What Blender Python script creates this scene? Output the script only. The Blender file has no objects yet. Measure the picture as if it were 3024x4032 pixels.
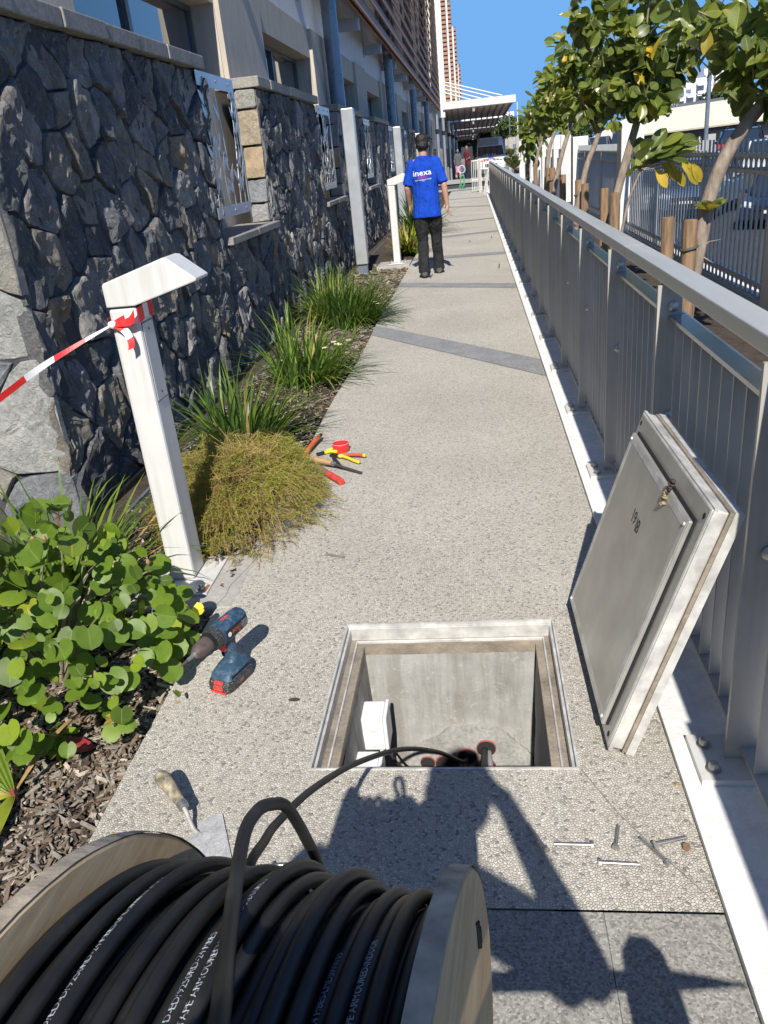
import bpy, bmesh, math, random
from mathutils import Vector, Matrix, noise as mnoise
R = math.radians
rng = random.Random(7)
sc = bpy.context.scene
col = sc.collection

# ------------------------------------------------------------------ camera, sky, sun
yaw, pitch, roll = R(-8.12249), R(23.83214), R(-5.90392)
fw = Vector((math.sin(yaw)*math.cos(pitch), math.cos(yaw)*math.cos(pitch), -math.sin(pitch)))
rt = Vector((math.cos(yaw), -math.sin(yaw), 0)); up = rt.cross(fw)
r2 = rt*math.cos(roll) + up*math.sin(roll); u2 = -rt*math.sin(roll) + up*math.cos(roll)
cd = bpy.data.cameras.new('camera'); cam = bpy.data.objects.new('camera', cd); col.objects.link(cam)
mw = Matrix((r2, u2, -fw)).transposed().to_4x4(); mw.translation = (0, 0, 1.5)
cam.matrix_world = mw
cd.sensor_fit = 'VERTICAL'; cd.sensor_height = 36; cd.sensor_width = 27
cd.lens = 3130.0/4032*36
cd.clip_start = 0.03; cd.clip_end = 3000
sc.camera = cam
SUN_EL, SUN_AZ = R(41.7), R(177.14)      # the sun stands behind the camera, a little to the right
w = bpy.data.worlds.new('World'); sc.world = w; w.use_nodes = True
wn = w.node_tree; bg = wn.nodes['Background']
sky = wn.nodes.new('ShaderNodeTexSky'); sky.sky_type = 'NISHITA'; sky.sun_disc = False
sky.sun_elevation = SUN_EL; sky.sun_rotation = SUN_AZ; sky.air_density = 0.4; sky.dust_density = 0.0; sky.ozone_density = 6.0
cap = wn.nodes.new('ShaderNodeMix'); cap.data_type = 'RGBA'; cap.blend_type = 'DARKEN'; cap.inputs[0].default_value = 1.0
wn.links.new(sky.outputs[0], cap.inputs[6]); cap.inputs[7].default_value = (.655, 1.60, 3.15, 1)   # a clear deep blue tropical sky, no white haze at the horizon
wn.links.new(cap.outputs[2], bg.inputs[0]); bg.inputs[1].default_value = 0.15
sd = Vector((math.sin(SUN_AZ)*math.cos(SUN_EL), math.cos(SUN_AZ)*math.cos(SUN_EL), math.sin(SUN_EL)))
ld = bpy.data.lights.new('sun', 'SUN'); ld.energy = 3.5; ld.angle = R(0.53); ld.color = (1, .955, .88)
sun = bpy.data.objects.new('sun', ld); col.objects.link(sun); sun.rotation_euler = (-sd).to_track_quat('-Z', 'Y').to_euler()
sun.location = sd*50
sc.view_settings.view_transform = 'Standard'; sc.view_settings.look = 'None'
sc.view_settings.exposure = 0.92; sc.view_settings.gamma = 1.0
sc.cycles.max_bounces = 8; sc.cycles.transparent_max_bounces = 12
sc.cycles.caustics_reflective = False; sc.cycles.caustics_refractive = False

# ------------------------------------------------------------------ mesh helper
class MB:
    def __init__(s): s.v = []; s.f = []; s.m = []
    def add(s, vs, fs, mi=0):
        o = len(s.v); s.v += [tuple(p) for p in vs]
        s.f += [tuple(i+o for i in f) for f in fs]; s.m += [mi]*len(fs); return s
    def hexa(s, p, mi=0):       # 8 points: bottom ring 0-3, top ring 4-7
        return s.add(p, [(3,2,1,0),(4,5,6,7),(0,1,5,4),(1,2,6,5),(2,3,7,6),(3,0,4,7)], mi)
    def box(s, x0, x1, y0, y1, z0, z1, mi=0, M=None):
        p = [Vector(q) for q in ((x0,y0,z0),(x1,y0,z0),(x1,y1,z0),(x0,y1,z0),(x0,y0,z1),(x1,y0,z1),(x1,y1,z1),(x0,y1,z1))]
        if M is not None: p = [M @ q for q in p]
        return s.hexa(p, mi)
    def bar(s, a, b, w, h, upv=(0,0,1), mi=0):
        a, b = Vector(a), Vector(b); d = (b-a).normalized(); u = Vector(upv)
        x = d.cross(u)
        if x.length < 1e-4: x = d.cross(Vector((1,0,0)))
        x.normalize(); z = x.cross(d)
        x *= w/2; z *= h/2
        return s.hexa([a-x-z, a+x-z, b+x-z, b-x-z, a-x+z, a+x+z, b+x+z, b-x+z], mi)
    def prism(s, poly, f0, f1, mi=0):   # f0, f1 turn a 2D point into 3D on the two ends
        n = len(poly)
        return s.add([f0(*p) for p in poly]+[f1(*p) for p in poly],
                     [tuple(range(n-1, -1, -1)), tuple(range(n, 2*n))]+[(i,(i+1)%n,n+(i+1)%n,n+i) for i in range(n)], mi)
    def tube(s, pts, rad, n=8, cap=True, mi=0, closed=False):
        P = [Vector(p) for p in pts]; k = len(P)
        rs = rad if isinstance(rad, (list, tuple)) else [rad]*k
        vs, fs = [], []; nrm = None
        for i in range(k):
            if closed: t = P[(i+1)%k]-P[i-1]
            else: t = P[min(i+1,k-1)]-P[max(i-1,0)]
            t = t.normalized()
            if nrm is None:
                nrm = t.cross(Vector((0,0,1)))
                if nrm.length < .05: nrm = t.cross(Vector((1,0,0)))
            nrm = (nrm - t*nrm.dot(t)).normalized(); b = t.cross(nrm)
            for j in range(n):
                a = 2*math.pi*j/n; vs.append(P[i]+(nrm*math.cos(a)+b*math.sin(a))*rs[i])
        for i in range(k if closed else k-1):
            i2 = (i+1)%k
            for j in range(n):
                fs.append((i*n+j, i*n+(j+1)%n, i2*n+(j+1)%n, i2*n+j))
        if cap and not closed:
            fs.append(tuple(range(n-1,-1,-1))); fs.append(tuple((k-1)*n+j for j in range(n)))
        return s.add(vs, fs, mi)
    def lathe(s, prof, n=20, M=None, mi=0):     # prof: (radius, height) from bottom to top
        vs, fs = [], []
        for r, h in prof:
            for j in range(n):
                a = 2*math.pi*j/n; q = Vector((r*math.cos(a), r*math.sin(a), h)); vs.append(M @ q if M is not None else q)
        for i in range(len(prof)-1):
            for j in range(n): fs.append((i*n+j, i*n+(j+1)%n, (i+1)*n+(j+1)%n, (i+1)*n+j))
        fs.append(tuple(range(n-1,-1,-1))); fs.append(tuple((len(prof)-1)*n+j for j in range(n)))
        return s.add(vs, fs, mi)
    def loft(s, rings, mi=0, cap=True):
        n = len(rings[0]); vs = [p for r in rings for p in r]; fs = []
        for i in range(len(rings)-1):
            for j in range(n): fs.append((i*n+j, i*n+(j+1)%n, (i+1)*n+(j+1)%n, (i+1)*n+j))
        if cap: fs.append(tuple(range(n-1,-1,-1))); fs.append(tuple((len(rings)-1)*n+j for j in range(n)))
        return s.add(vs, fs, mi)
    def ball(s, c, r, n=10, sc3=(1,1,1), mi=0):
        c = Vector(c); rings = []
        for i in range(n//2+1):
            t = math.pi*i/(n//2); rr = max(math.sin(t), .02)
            rings.append([c+Vector((r*sc3[0]*rr*math.cos(2*math.pi*j/n), r*sc3[1]*rr*math.sin(2*math.pi*j/n), -r*sc3[2]*math.cos(t))) for j in range(n)])
        return s.loft(rings, mi)
    def capsule(s, a, b, ra, rb, n=12, mi=0):
        s.tube([a, b], [ra, rb], n, mi=mi); s.ball(a, ra*1.0, n, mi=mi); s.ball(b, rb*1.0, n, mi=mi); return s
    def mesh(s, name, mats, smooth=None):
        me = bpy.data.meshes.new(name); me.from_pydata(s.v, [], s.f)
        for m in (mats if isinstance(mats, (list, tuple)) else [mats]): me.materials.append(m)
        if any(s.m): me.polygons.foreach_set('material_index', s.m)
        if smooth is not None:
            me.polygons.foreach_set('use_smooth', [True]*len(me.polygons))
            if smooth < 179: me.set_sharp_from_angle(angle=R(smooth))
        me.update(); return me

def link(name, me, parent=None):
    o = bpy.data.objects.new(name, me); col.objects.link(o)
    if parent is not None:
        o.parent = parent; o.matrix_parent_inverse = Matrix.Translation(-parent.location)
    return o
def tag(o, label=None, cat=None, group=None, kind=None):
    for k, v in (('label', label), ('category', cat), ('group', group), ('kind', kind)):
        if v: o[k] = v
    return o
def thing(name, loc, label, cat, group=None):
    o = bpy.data.objects.new(name, None); col.objects.link(o); o.location = loc; o.empty_display_size = .1
    return tag(o, label, cat, group)
def part(name, mb, mats, parent=None, smooth=None, bevel=0, label=None):
    me = mb if isinstance(mb, bpy.types.Mesh) else mb.mesh(name, mats, smooth)
    o = link(name, me, parent)
    if bevel:
        b = o.modifiers.new('bevel', 'BEVEL'); b.width = bevel; b.segments = 2; b.limit_method = 'ANGLE'; b.angle_limit = R(40)
        b.harden_normals = False
    if label: o['label'] = label
    return o
def struct(name, mb, mats, smooth=None, kind='structure'):
    o = part(name, mb, mats, None, smooth); o['kind'] = kind; return o
def copy_tree(src, loc, rz=None, label=None, group=None):
    r = src.copy(); col.objects.link(r); r.location = loc
    if rz is not None: r.rotation_euler = (0,0,rz)
    if label: r['label'] = label
    if group: r['group'] = group
    for ch in list(src.children):
        c = ch.copy(); col.objects.link(c); c.parent = r; c.matrix_parent_inverse = ch.matrix_parent_inverse.copy()
        for g in ch.children:
            d = g.copy(); col.objects.link(d); d.parent = c; d.matrix_parent_inverse = g.matrix_parent_inverse.copy()
    return r

# ------------------------------------------------------------------ materials
class NT:
    def __init__(s, name):
        s.mat = bpy.data.materials.new(name); s.mat.use_nodes = True; s.nt = s.mat.node_tree
        s.b = s.nt.nodes['Principled BSDF']; s.out = s.nt.nodes['Material Output']
    def n(s, typ, ins=None, **kw):
        nd = s.nt.nodes.new('ShaderNode'+typ)
        for k, v in kw.items(): setattr(nd, k, v)
        for k, v in (ins or {}).items(): s.set(nd.inputs[k], v)
        return nd
    def set(s, sock, v):
        if isinstance(v, bpy.types.NodeSocket): s.nt.links.new(v, sock)
        elif isinstance(v, bpy.types.Node): s.nt.links.new(v.outputs[0], sock)
        else:
            if sock.type == 'RGBA' and len(v) == 3: v = (*v, 1)
            sock.default_value = v
    def p(s, **kw):
        for k, v in kw.items(): s.set(s.b.inputs[k.replace('_', ' ')], v)
    def pos(s, scale=(1,1,1), obj=False):
        src = s.n('TexCoord').outputs['Object'] if obj else s.n('NewGeometry').outputs['Position']
        m = s.n('Mapping', {'Vector': src, 'Scale': scale}); return m.outputs[0]
    def noise(s, vec, scale, detail=4, rough=.55, lac=2.0, dist=0):
        return s.n('TexNoise', {'Vector': vec, 'Scale': scale, 'Detail': detail, 'Roughness': rough, 'Distortion': dist})
    def ramp(s, fac, stops, interp='LINEAR'):
        r = s.n('ValToRGB', {'Fac': fac}); cr = r.color_ramp; cr.interpolation = interp
        while len(cr.elements) < len(stops): cr.elements.new(.5)
        for e, (p_, c) in zip(cr.elements, stops):
            e.position = p_; e.color = (*(c if hasattr(c, '__len__') else (c,c,c)), 1)
        return r.outputs[0]
    def mix(s, fac, a, b, mode='MIX'):
        m = s.n('Mix', data_type='RGBA', blend_type=mode)
        s.set(m.inputs[0], fac); s.set(m.inputs[6], a); s.set(m.inputs[7], b); return m.outputs[2]
    def math(s, op, a, b=0.0, clamp=False):
        m = s.n('Math', operation=op, use_clamp=clamp); s.set(m.inputs[0], a); s.set(m.inputs[1], b); return m.outputs[0]
    def bump(s, h, strength=.5, dist=.01, normal=None):
        b = s.n('Bump', {'Height': h, 'Strength': strength, 'Distance': dist})
        if normal is not None: s.set(b.inputs['Normal'], normal)
        return b.outputs[0]
    def orand(s): return s.n('ObjectInfo').outputs['Random']

def plain(name, c, rough=.5, metal=0, var=.12, scale=6, bump=0, bscale=60, bdist=.004, obj=False, stretch=(1,1,1), rand=0, spec=.5, coat=0):
    t = NT(name); v = t.pos(stretch, obj)
    nz = t.noise(v, scale, 5)
    c1 = tuple(x*(1-var) for x in c); c2 = tuple(min(1, x*(1+var)) for x in c)
    cc = t.ramp(nz.outputs[0], [(.3, c1), (.7, c2)])
    if rand:
        k = t.n('MapRange', {'Value': t.orand(), 'To Min': 1-rand, 'To Max': 1+rand})
        cc = t.mix(1.0, cc, k.outputs[0], 'MULTIPLY')
    t.p(Base_Color=cc, Roughness=rough, Metallic=metal, Specular_IOR_Level=spec, Coat_Weight=coat)
    rr = t.n('MapRange', {'Value': nz.outputs[0], 'To Min': max(0, rough-.08), 'To Max': min(1, rough+.1)}); t.p(Roughness=rr.outputs[0])
    if bump: t.p(Normal=t.bump(t.noise(v, bscale, 4).outputs[0], bump, bdist))
    return t.mat

def aggregate(name, cols, scale, gap, rough=.75, bdist=.004, tint=None, dirty=.25, bstr=.6):
    t = NT(name); v = t.pos()
    wob = t.noise(v, scale*.35, 2); vv = t.n('VectorMath', {0: v, 1: t.n('VectorMath', {0: wob.outputs['Color'], 'Scale': .35/scale}, operation='SCALE').outputs[0]}, operation='ADD').outputs[0]
    vo = t.n('TexVoronoi', {'Vector': vv, 'Scale': scale, 'Randomness': 1.0}, voronoi_dimensions='2D')
    ve = t.n('TexVoronoi', {'Vector': vv, 'Scale': scale, 'Randomness': 1.0}, voronoi_dimensions='2D', feature='DISTANCE_TO_EDGE')
    r = t.n('SeparateColor', {'Color': vo.outputs['Color']})
    c = t.ramp(r.outputs[0], cols)
    grain = t.noise(v, 900, 2); c = t.mix(.25, c, t.ramp(grain.outputs[0], [(.3, .25), (.7, .95)]), 'MULTIPLY')
    edge = t.ramp(ve.outputs['Distance'], [(0.0, 0), (gap, 1)])
    c = t.mix(edge, tint or (.28,.255,.21), c)
    big = t.noise(v, 1.1, 3, .5); c = t.mix(dirty*.9, c, t.ramp(big.outputs[0], [(.32, (.45,.43,.40)), (.62, (1,1,1))]), 'MULTIPLY')
    med = t.noise(v, 5, 3, .6); c = t.mix(dirty*.2, c, t.ramp(med.outputs[0], [(.35, (.55,.53,.5)), (.6, (1,1,1))]), 'MULTIPLY')
    t.p(Base_Color=c, Roughness=rough, Specular_IOR_Level=.35)
    h = t.mix(.35, t.ramp(ve.outputs['Distance'], [(0,0),(gap*1.6,1)]), r.outputs[1])
    t.p(Normal=t.bump(h, bstr, bdist))
    return t.mat

M_path = aggregate('exposed_aggregate', [(0,(.22,.215,.21)),(.05,(.36,.345,.315)),(.20,(.53,.49,.425)),(.7,(.635,.595,.515)),(1,(.74,.71,.635))], 138, .12)
M_paver = aggregate('grey_terrazzo', [(0,(.19,.18,.165)),(.4,(.33,.315,.285)),(.8,(.41,.395,.36)),(1,(.50,.48,.44))], 200, .10, dirty=.3, bstr=.15, tint=(.26,.25,.225))

def concrete(name, c, var=.25, scale=3, bump=.25, stain=(.5,.46,.4), stainamt=.4, rough=.85, obj=False):
    t = NT(name); v = t.pos((1,1,1), obj)
    a = t.noise(v, scale, 8, .65); b = t.noise(v, scale*8, 5, .6); d = t.noise(v, 160, 3)
    cc = t.ramp(a.outputs[0], [(.3, tuple(x*(1-var) for x in c)), (.7, tuple(min(1,x*(1+var)) for x in c))])
    cc = t.mix(stainamt, cc, t.ramp(b.outputs[0], [(.35, stain), (.6, (1,1,1))]), 'MULTIPLY')
    cc = t.mix(.18, cc, t.ramp(d.outputs[0], [(.3,.4),(.7,1)]), 'MULTIPLY')
    t.p(Base_Color=cc, Roughness=rough, Specular_IOR_Level=.3)
    h = t.mix(.5, b.outputs[0], d.outputs[0]); t.p(Normal=t.bump(h, bump, .006)); return t.mat
M_band = concrete('grey_concrete_band', (.27,.275,.28), .18, 5, .2, (.6,.58,.55), .5)
M_pad = concrete('pale_concrete', (.42,.40,.37), .15, 6, .2, (.75,.72,.68), .5)
M_kerb = concrete('white_kerb_paint', (.80,.795,.78), .08, 4, .15, (.72,.69,.64), .35, .7)
M_coping = concrete('coping_concrete', (.33,.31,.275), .2, 7, .4, (.55,.5,.44), .6)
M_sill = M_coping
M_asphalt = concrete('asphalt', (.062,.062,.064), .2, 2, .3, (.8,.8,.8), .3)
M_grout = plain('dark_mortar', (.055,.056,.06), .95, 0, .3, 20, .5, 90, .01)
M_soil = plain('dark_soil', (.06,.043,.03), 1, 0, .4, 14, .9, 45, .03)

def basalt(name, lo, mid, hi, sun_fleck=.35):
    t = NT(name)
    ori = t.n('ObjectInfo'); v0 = t.n('NewGeometry').outputs['Position']
    off = t.n('VectorMath', {0: v0, 1: t.n('VectorMath', {0: ori.outputs['Random'], 'Scale': 40.0}, operation='SCALE').outputs[0]}, operation='ADD').outputs[0]
    v = t.n('Mapping', {'Vector': off, 'Scale': (1, 1, .8), 'Rotation': (R(14), R(10), 0)}).outputs[0]
    a = t.noise(v, 7, 8, .7, dist=.4); b = t.noise(v, 34, 8, .72, dist=.8); f = t.noise(off, 130, 4, .7)
    c = t.ramp(a.outputs[0], [(.28, lo), (.5, mid), (.74, hi)])
    tint = t.ramp(ori.outputs['Random'], [(0,(.60,.63,.68)),(.16,(1.0,1.02,1.05)),(.32,(1.25,1.18,1.17)),(.46,(.72,.75,.78)),(.58,(1.3,1.2,1.05)),(.70,(.85,.88,.93)),(.84,(1.5,1.46,1.4)),(.95,(1.5,1.2,.85))], 'CONSTANT')
    c = t.mix(1, c, tint, 'MULTIPLY')
    c = t.mix(t.ramp(b.outputs[0], [(.56,0),(.66,sun_fleck)]), c, (.50,.49,.46))  # pale flecks in the colour stand in for sunlit facets of the stone
    fk = t.noise(t.n('Mapping', {'Vector': off, 'Scale': (1,1.1,.8)}).outputs[0], 19, 6, .75, dist=.6); c = t.mix(t.ramp(fk.outputs[0], [(.60,0),(.67,sun_fleck*1.25)]), c, (.58,.57,.54))  # second, coarser set of painted sunlit flecks
    c = t.mix(t.ramp(t.noise(v, 11, 5, .65, dist=1).outputs[0], [(.62,0),(.75,.35)]), c, (.26,.19,.12))
    c = t.mix(.35, c, t.ramp(f.outputs[0], [(.3,.35),(.7,1)]), 'MULTIPLY')
    t.p(Base_Color=c, Roughness=.82, Specular_IOR_Level=.35)
    n1 = t.bump(b.outputs[0], 1.0, .030)
    n2 = t.bump(f.outputs[0], .5, .006, n1); t.p(Normal=n2); return t.mat
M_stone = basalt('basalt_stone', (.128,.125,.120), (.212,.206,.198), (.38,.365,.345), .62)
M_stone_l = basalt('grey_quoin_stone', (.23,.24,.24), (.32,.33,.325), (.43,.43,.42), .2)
M_stone_t = plain('tan_quoin_stone', (.36,.27,.17), .85, 0, .3, 9, .7, 60, .01)

def render_wall(name, c, streak=.25):
    t = NT(name); v = t.pos((1,1,.12)); a = t.noise(v, 14, 6, .7); g = t.noise(t.pos((9,9,.8)), 30, 3)
    cc = t.ramp(a.outputs[0], [(.3, tuple(x*(1-streak) for x in c)), (.65, c)])
    t.p(Base_Color=cc, Roughness=.92, Specular_IOR_Level=.25)
    t.p(Normal=t.bump(g.outputs[0], .6, .006)); return t.mat
M_beige = render_wall('beige_render', (.55,.485,.40))
M_white_render = render_wall('grey_white_render', (.72,.71,.70), .12)
M_lightcol = plain('grey_metal_paint', (.48,.50,.51), .35, .45, .08, 5)
M_toprail = plain('satin_flat_bar', (.40,.42,.45), .22, .85, .08, 5)
M_bluepipe = plain('blue_grey_painted_steel', (.20,.24,.29), .28, .35, .12, 5)
M_metal = plain('galvanised_steel', (.50,.51,.51), .38, .85, .1, 9, .08, 120, .001)
t = NT('grey_aluminium_paint'); sv = t.noise(t.pos((1,1,.05)), 22, 5, .7); sn = t.noise(t.pos(), 5, 6, .7)
cc = t.mix(.4, t.ramp(sn.outputs[0], [(.3,(.43,.41,.365)),(.7,(.50,.48,.435))]), t.ramp(sv.outputs[0], [(.36,(.72,.70,.66)),(.55,(1,1,1))]), 'MULTIPLY')
t.p(Base_Color=cc, Metallic=.2, Roughness=t.ramp(sn.outputs[0], [(.3,.32),(.7,.5)])); M_rail = t.mat
M_railtop = plain('brushed_handrail', (.60,.595,.57), .34, .4, .1, 14, .05, 150, .001, stretch=(1,.1,1))
M_alu = plain('worn_aluminium', (.60,.59,.56), .48, .3, .28, 16, .35, 60, .004)
M_stain_alu = plain('dull_aluminium_sheet', (.50,.49,.455), .38, .5, .16, 7, .2, 30, .004)
M_dirt_alu = plain('dirty_frame_metal', (.30,.255,.20), .7, .25, .35, 12, .6, 70, .006)
t = NT('off_white_powder_coat'); sv = t.noise(t.pos((1,1,.06)), 26, 5, .7); sn = t.noise(t.pos(), 3, 6, .7)
cc = t.mix(.35, t.ramp(sn.outputs[0], [(.3,(.585,.575,.545)),(.7,(.63,.625,.60))]), t.ramp(sv.outputs[0], [(.36,(.74,.71,.66)),(.52,(1,1,1))]), 'MULTIPLY')
t.p(Base_Color=cc, Roughness=t.ramp(sn.outputs[0], [(.3,.3),(.7,.5)]), Normal=t.bump(t.noise(t.pos(), 240, 2).outputs[0], .04, .001)); M_white_paint = t.mat
M_white = plain('white_paint', (.64,.64,.62), .5, 0, .04, 3)
M_zinc = plain('zinc_bolt', (.45,.44,.42), .4, .9, .15, 40)
M_black_rubber = plain('black_rubber', (.018,.018,.019), .6, 0, .3, 30)
M_dark_metal = plain('black_channel_metal', (.02,.02,.022), .45, .3, .2, 10)
M_brownslat = plain('brown_louvre_board', (.34,.175,.105), .6, 0, .15, 5, .15, 60, .003, stretch=(6,.4,6))
M_wood_stake = plain('weathered_wood', (.215,.135,.075), .85, 0, .5, 9, .5, 40, .004, stretch=(5,5,.5))
M_bark = plain('grey_brown_bark', (.27,.215,.165), .9, 0, .35, 12, .8, 40, .006, stretch=(3,3,.8))
M_ply = plain('plywood', (.50,.38,.235), .6, 0, .16, 5, .15, 80, .002, stretch=(3,1,1))
M_ply_inner = M_ply
M_concrete_pit = concrete('pit_concrete', (.40,.375,.33), .2, 3, .35, (.55,.52,.47), .6)
M_glass = NT('window_glass'); M_glass.p(Base_Color=(.02,.03,.045), Roughness=.03, Specular_IOR_Level=1.0, Coat_Weight=1.0); M_glass = M_glass.mat
M_frame = plain('grey_window_frame', (.12,.13,.13), .4, .3, .1)

# ------------------------------------------------------------------ ground
def xl(y): return -1.04 + .004*max(0, y-1.0) + (.012*math.sin(y*2.1) if y < 9 else 0)
g = MB(); g.add([(-400,-40,-1.4),(900,-40,-1.4),(900,900,-1.4),(-400,900,-1.4)], [(0,1,2,3)])
struct('ground', g, M_asphalt)
PX0, PX1, PY0, PY1 = -.516, .207, 1.655, 2.39          # opening of the pit
mb = MB()
ys = [1.23, PY0, PY1] + [2.39+.45*i for i in range(1, 76)]
ys = [y for y in ys if y < 36.1]
for y0, y1 in zip(ys[:-1], ys[1:]):
    c0 = [xl(y0), PX0, PX1, .452]; c1 = [xl(y1), PX0, PX1, .452]
    for i in range(3):
        if i == 1 and y0 == PY0: continue
        mb.add([(c0[i],y0,0),(c0[i+1],y0,0),(c1[i+1],y1,0),(c1[i],y1,0)], [(0,1,2,3)])
    mb.add([(c0[0],y0,0),(c1[0],y1,0),(c1[0],y1,-.2),(c0[0],y0,-.2)], [(0,1,2,3)])
path = struct('path', mb, M_path)
def strip(name, pts, z, m, parent): return part(name, MB().add([(x,y,z) for x,y in pts], [(0,1,2,3)]), m, parent)
for L0, L1, R0, R1 in ((7.46,7.91,5.58,6.08),(10.35,10.70,9.55,9.89),(12.99,13.32,12.85,13.19),(16.2,16.5,16.55,16.87),(19.5,19.8,19.85,20.15),(25.5,25.85,24.35,24.68),(29.5,29.75,29.2,29.45)):
    strip('concrete_band', [(xl(L0)+.002,L0),(.45,R0),(.45,R1),(xl(L1)+.002,L1)], .004, M_band, path)
# hairline joints in the paving
M_crack = plain('crack_dirt', (.20,.185,.16), .95)
def hair(pts, wd, z=.0045):
    m_ = MB()
    for (a, b) in zip(pts[:-1], pts[1:]):
        d = Vector((b[0]-a[0], b[1]-a[1])).normalized()*wd; n_ = (-d.y, d.x)
        m_.add([(a[0]+n_[0],a[1]+n_[1],z),(a[0]-n_[0],a[1]-n_[1],z),(b[0]-n_[0],b[1]-n_[1],z),(b[0]+n_[0],b[1]+n_[1],z)], [(3,2,1,0)])
    return m_
part('joint', hair([(PX1+.005,PY0-.005),(.28,1.50),(.36,1.37),(.44,1.25)], .0009), M_crack, path)
part('joint', hair([(PX1+.01,PY1+.01),(.29,2.47)], .0009), M_crack, path)
part('joint', hair([(-.98,2.98),(-1.0,2.85),(-1.035,2.7),(-1.03,2.62),(-1.05,2.54)], .0010), M_crack, path)
for a, b in (((-.62,10.9),(-.6,11.25)),((.3,11.3),(.32,11.75)),((-.1,15.0),(-.1,15.3)),((.3,15.4),(.3,15.7))):
    part('joint', hair([a, b], .008), M_grout, path)
# grey pavers in front of the camera
pv = bpy.data.objects.new('pavement', None); col.objects.link(pv); pv['kind'] = 'structure'
for i, (x0, x1) in enumerate(((-1.04,-.70),(-.70,-.40),(-.40,.205),(.205,.452))):
    for j, (y0, y1) in enumerate(((-2.6,-.6),(-.6,.62),(.62,1.226))):
        part('paver', MB().box(x0+.0012, x1-.0012, y0+.0012, y1-.0012, -.06, -.0005*((i+j)%2)), M_paver, pv)
struct('pavement_bed', MB().box(-1.04,.452,-2.6,1.229,-.2,-.006), M_band)
# white painted kerb the railing stands on
mb = MB()
for i in range(38):
    y0 = -2.6+i*1.01; mb.box(.453+.0006*i*.3, .93, y0, y0+1.0095, -.4, .016)
struct('kerb', mb, M_kerb)
# planting soil left and right
mb = MB(); nx, ny = 14, 150
X = lambda i, y: -2.6+(xl(y)+.0-(-2.6))*i/nx
vs = [(X(i, -2.6+.27*j), -2.6+.27*j, -.035+.035*mnoise.noise((i*.9, j*.6, 2))-(0.05 if i < 5 else 0) - (.03 if i == nx else 0)) for j in range(ny+1) for i in range(nx+1)]
mb.add(vs, [(j*(nx+1)+i, j*(nx+1)+i+1, (j+1)*(nx+1)+i+1, (j+1)*(nx+1)+i) for j in range(ny) for i in range(nx)])
struct('soil_bed', mb, M_soil, 180)
struct('planter_soil', MB().box(.93,2.3,-3,36,-1.4,-.02), M_soil)
struct('fence_footing', MB().box(2.3,2.6,-3,44,-1.4,.06), M_kerb)
# forecourt at the far end
mb = MB()
mb.add([(-2.4,36.1,-.004),(2.3,36.1,-.004),(2.3,38.3,-.004),(-2.4,38.3,-.004)], [(0,1,2,3)])
mb.add([(-2.4,44,-.004),(6,44,-.004),(6,51,-.004),(-2.4,51,-.004)], [(0,1,2,3)])
mb.add([(-2.4,51,-.004),(6,51,-.004),(6,62,-.42),(-2.4,62,-.42)], [(0,1,2,3)])
mb.add([(-2.4,62,-.42),(8,62,-.42),(8,150,-1.7),(-2.4,150,-1.7)], [(0,1,2,3)])
struct('forecourt', mb, M_pad)
struct('drive', MB().add([(-2.4,38.3,-.06),(2.3,38.3,-.06),(2.3,44,-.06),(-2.4,44,-.06)], [(0,1,2,3)]), M_asphalt)
struct('green_mat', MB().add([(-1.0,36.0,.004),(.45,36.0,.004),(.45,37.2,.004),(-1.0,37.2,.004)], [(0,1,2,3)]), plain('green_mat', (.27,.36,.27), .9, 0, .2, 4))

# ------------------------------------------------------------------ the utility pit
pit = thing('utility_pit', (-.155, 2.02, 0), 'open square utility pit with an aluminium frame sunk in the pebble path', 'utility pit')
def ring_rect(mb, x0, x1, y0, y1, w, z0, z1, mi=0):
    mb.box(x0, x1, y0, y0+w, z0, z1, mi); mb.box(x0, x1, y1-w, y1, z0, z1, mi)
    mb.box(x0, x0+w, y0+w, y1-w, z0, z1, mi); mb.box(x1-w, x1, y0+w, y1-w, z0, z1, mi); return mb
part('rim', ring_rect(MB(), PX0, PX1, PY0, PY1, .006, -.06, .003), M_alu, pit)
part('inner_frame', ring_rect(MB(), PX0+.0075, PX1-.0075, PY0+.0075, PY1-.0075, .008, -.06, -.012), M_alu, pit)
lg = MB(); ring_rect(lg, PX0+.0065, PX1-.0065, PY0+.0065, PY1-.0065, .060, -.085, -.056)
part('ledge', lg, M_dirt_alu, pit)
part('ledge_bead', ring_rect(MB(), PX0+.034, PX1-.034, PY0+.034, PY1-.034, .006, -.060, -.046), M_alu, pit, bevel=.002)
part('inner_lip', ring_rect(MB(), PX0+.058, PX1-.058, PY0+.058, PY1-.058, .0078, -.086, -.049), M_dirt_alu, pit)
IX0, IX1, IY0, IY1 = PX0+.066, PX1-.066, PY0+.066, PY1-.066
t = NT('stained_pit_wall'); v = t.pos((1,1,1)); a = t.noise(t.pos((1,1,.10)), 16, 6, .7); b = t.noise(v, 5, 7, .65); d = t.noise(v, 26, 6, .7, dist=1.5)
cc = t.ramp(b.outputs[0], [(.3,(.27,.265,.25)),(.5,(.36,.355,.335)),(.72,(.43,.43,.415))])
cc = t.mix(.55, cc, t.ramp(a.outputs[0], [(.38,(.52,.48,.42)),(.58,(1,1,1))]), 'MULTIPLY')
cc = t.mix(t.ramp(d.outputs[0], [(.58,0),(.7,.45)]), cc, (.62,.61,.58))
t.p(Base_Color=cc, Roughness=.9, Specular_IOR_Level=.2, Normal=t.bump(d.outputs[0], .35, .006)); M_pitwall = t.mat
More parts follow.
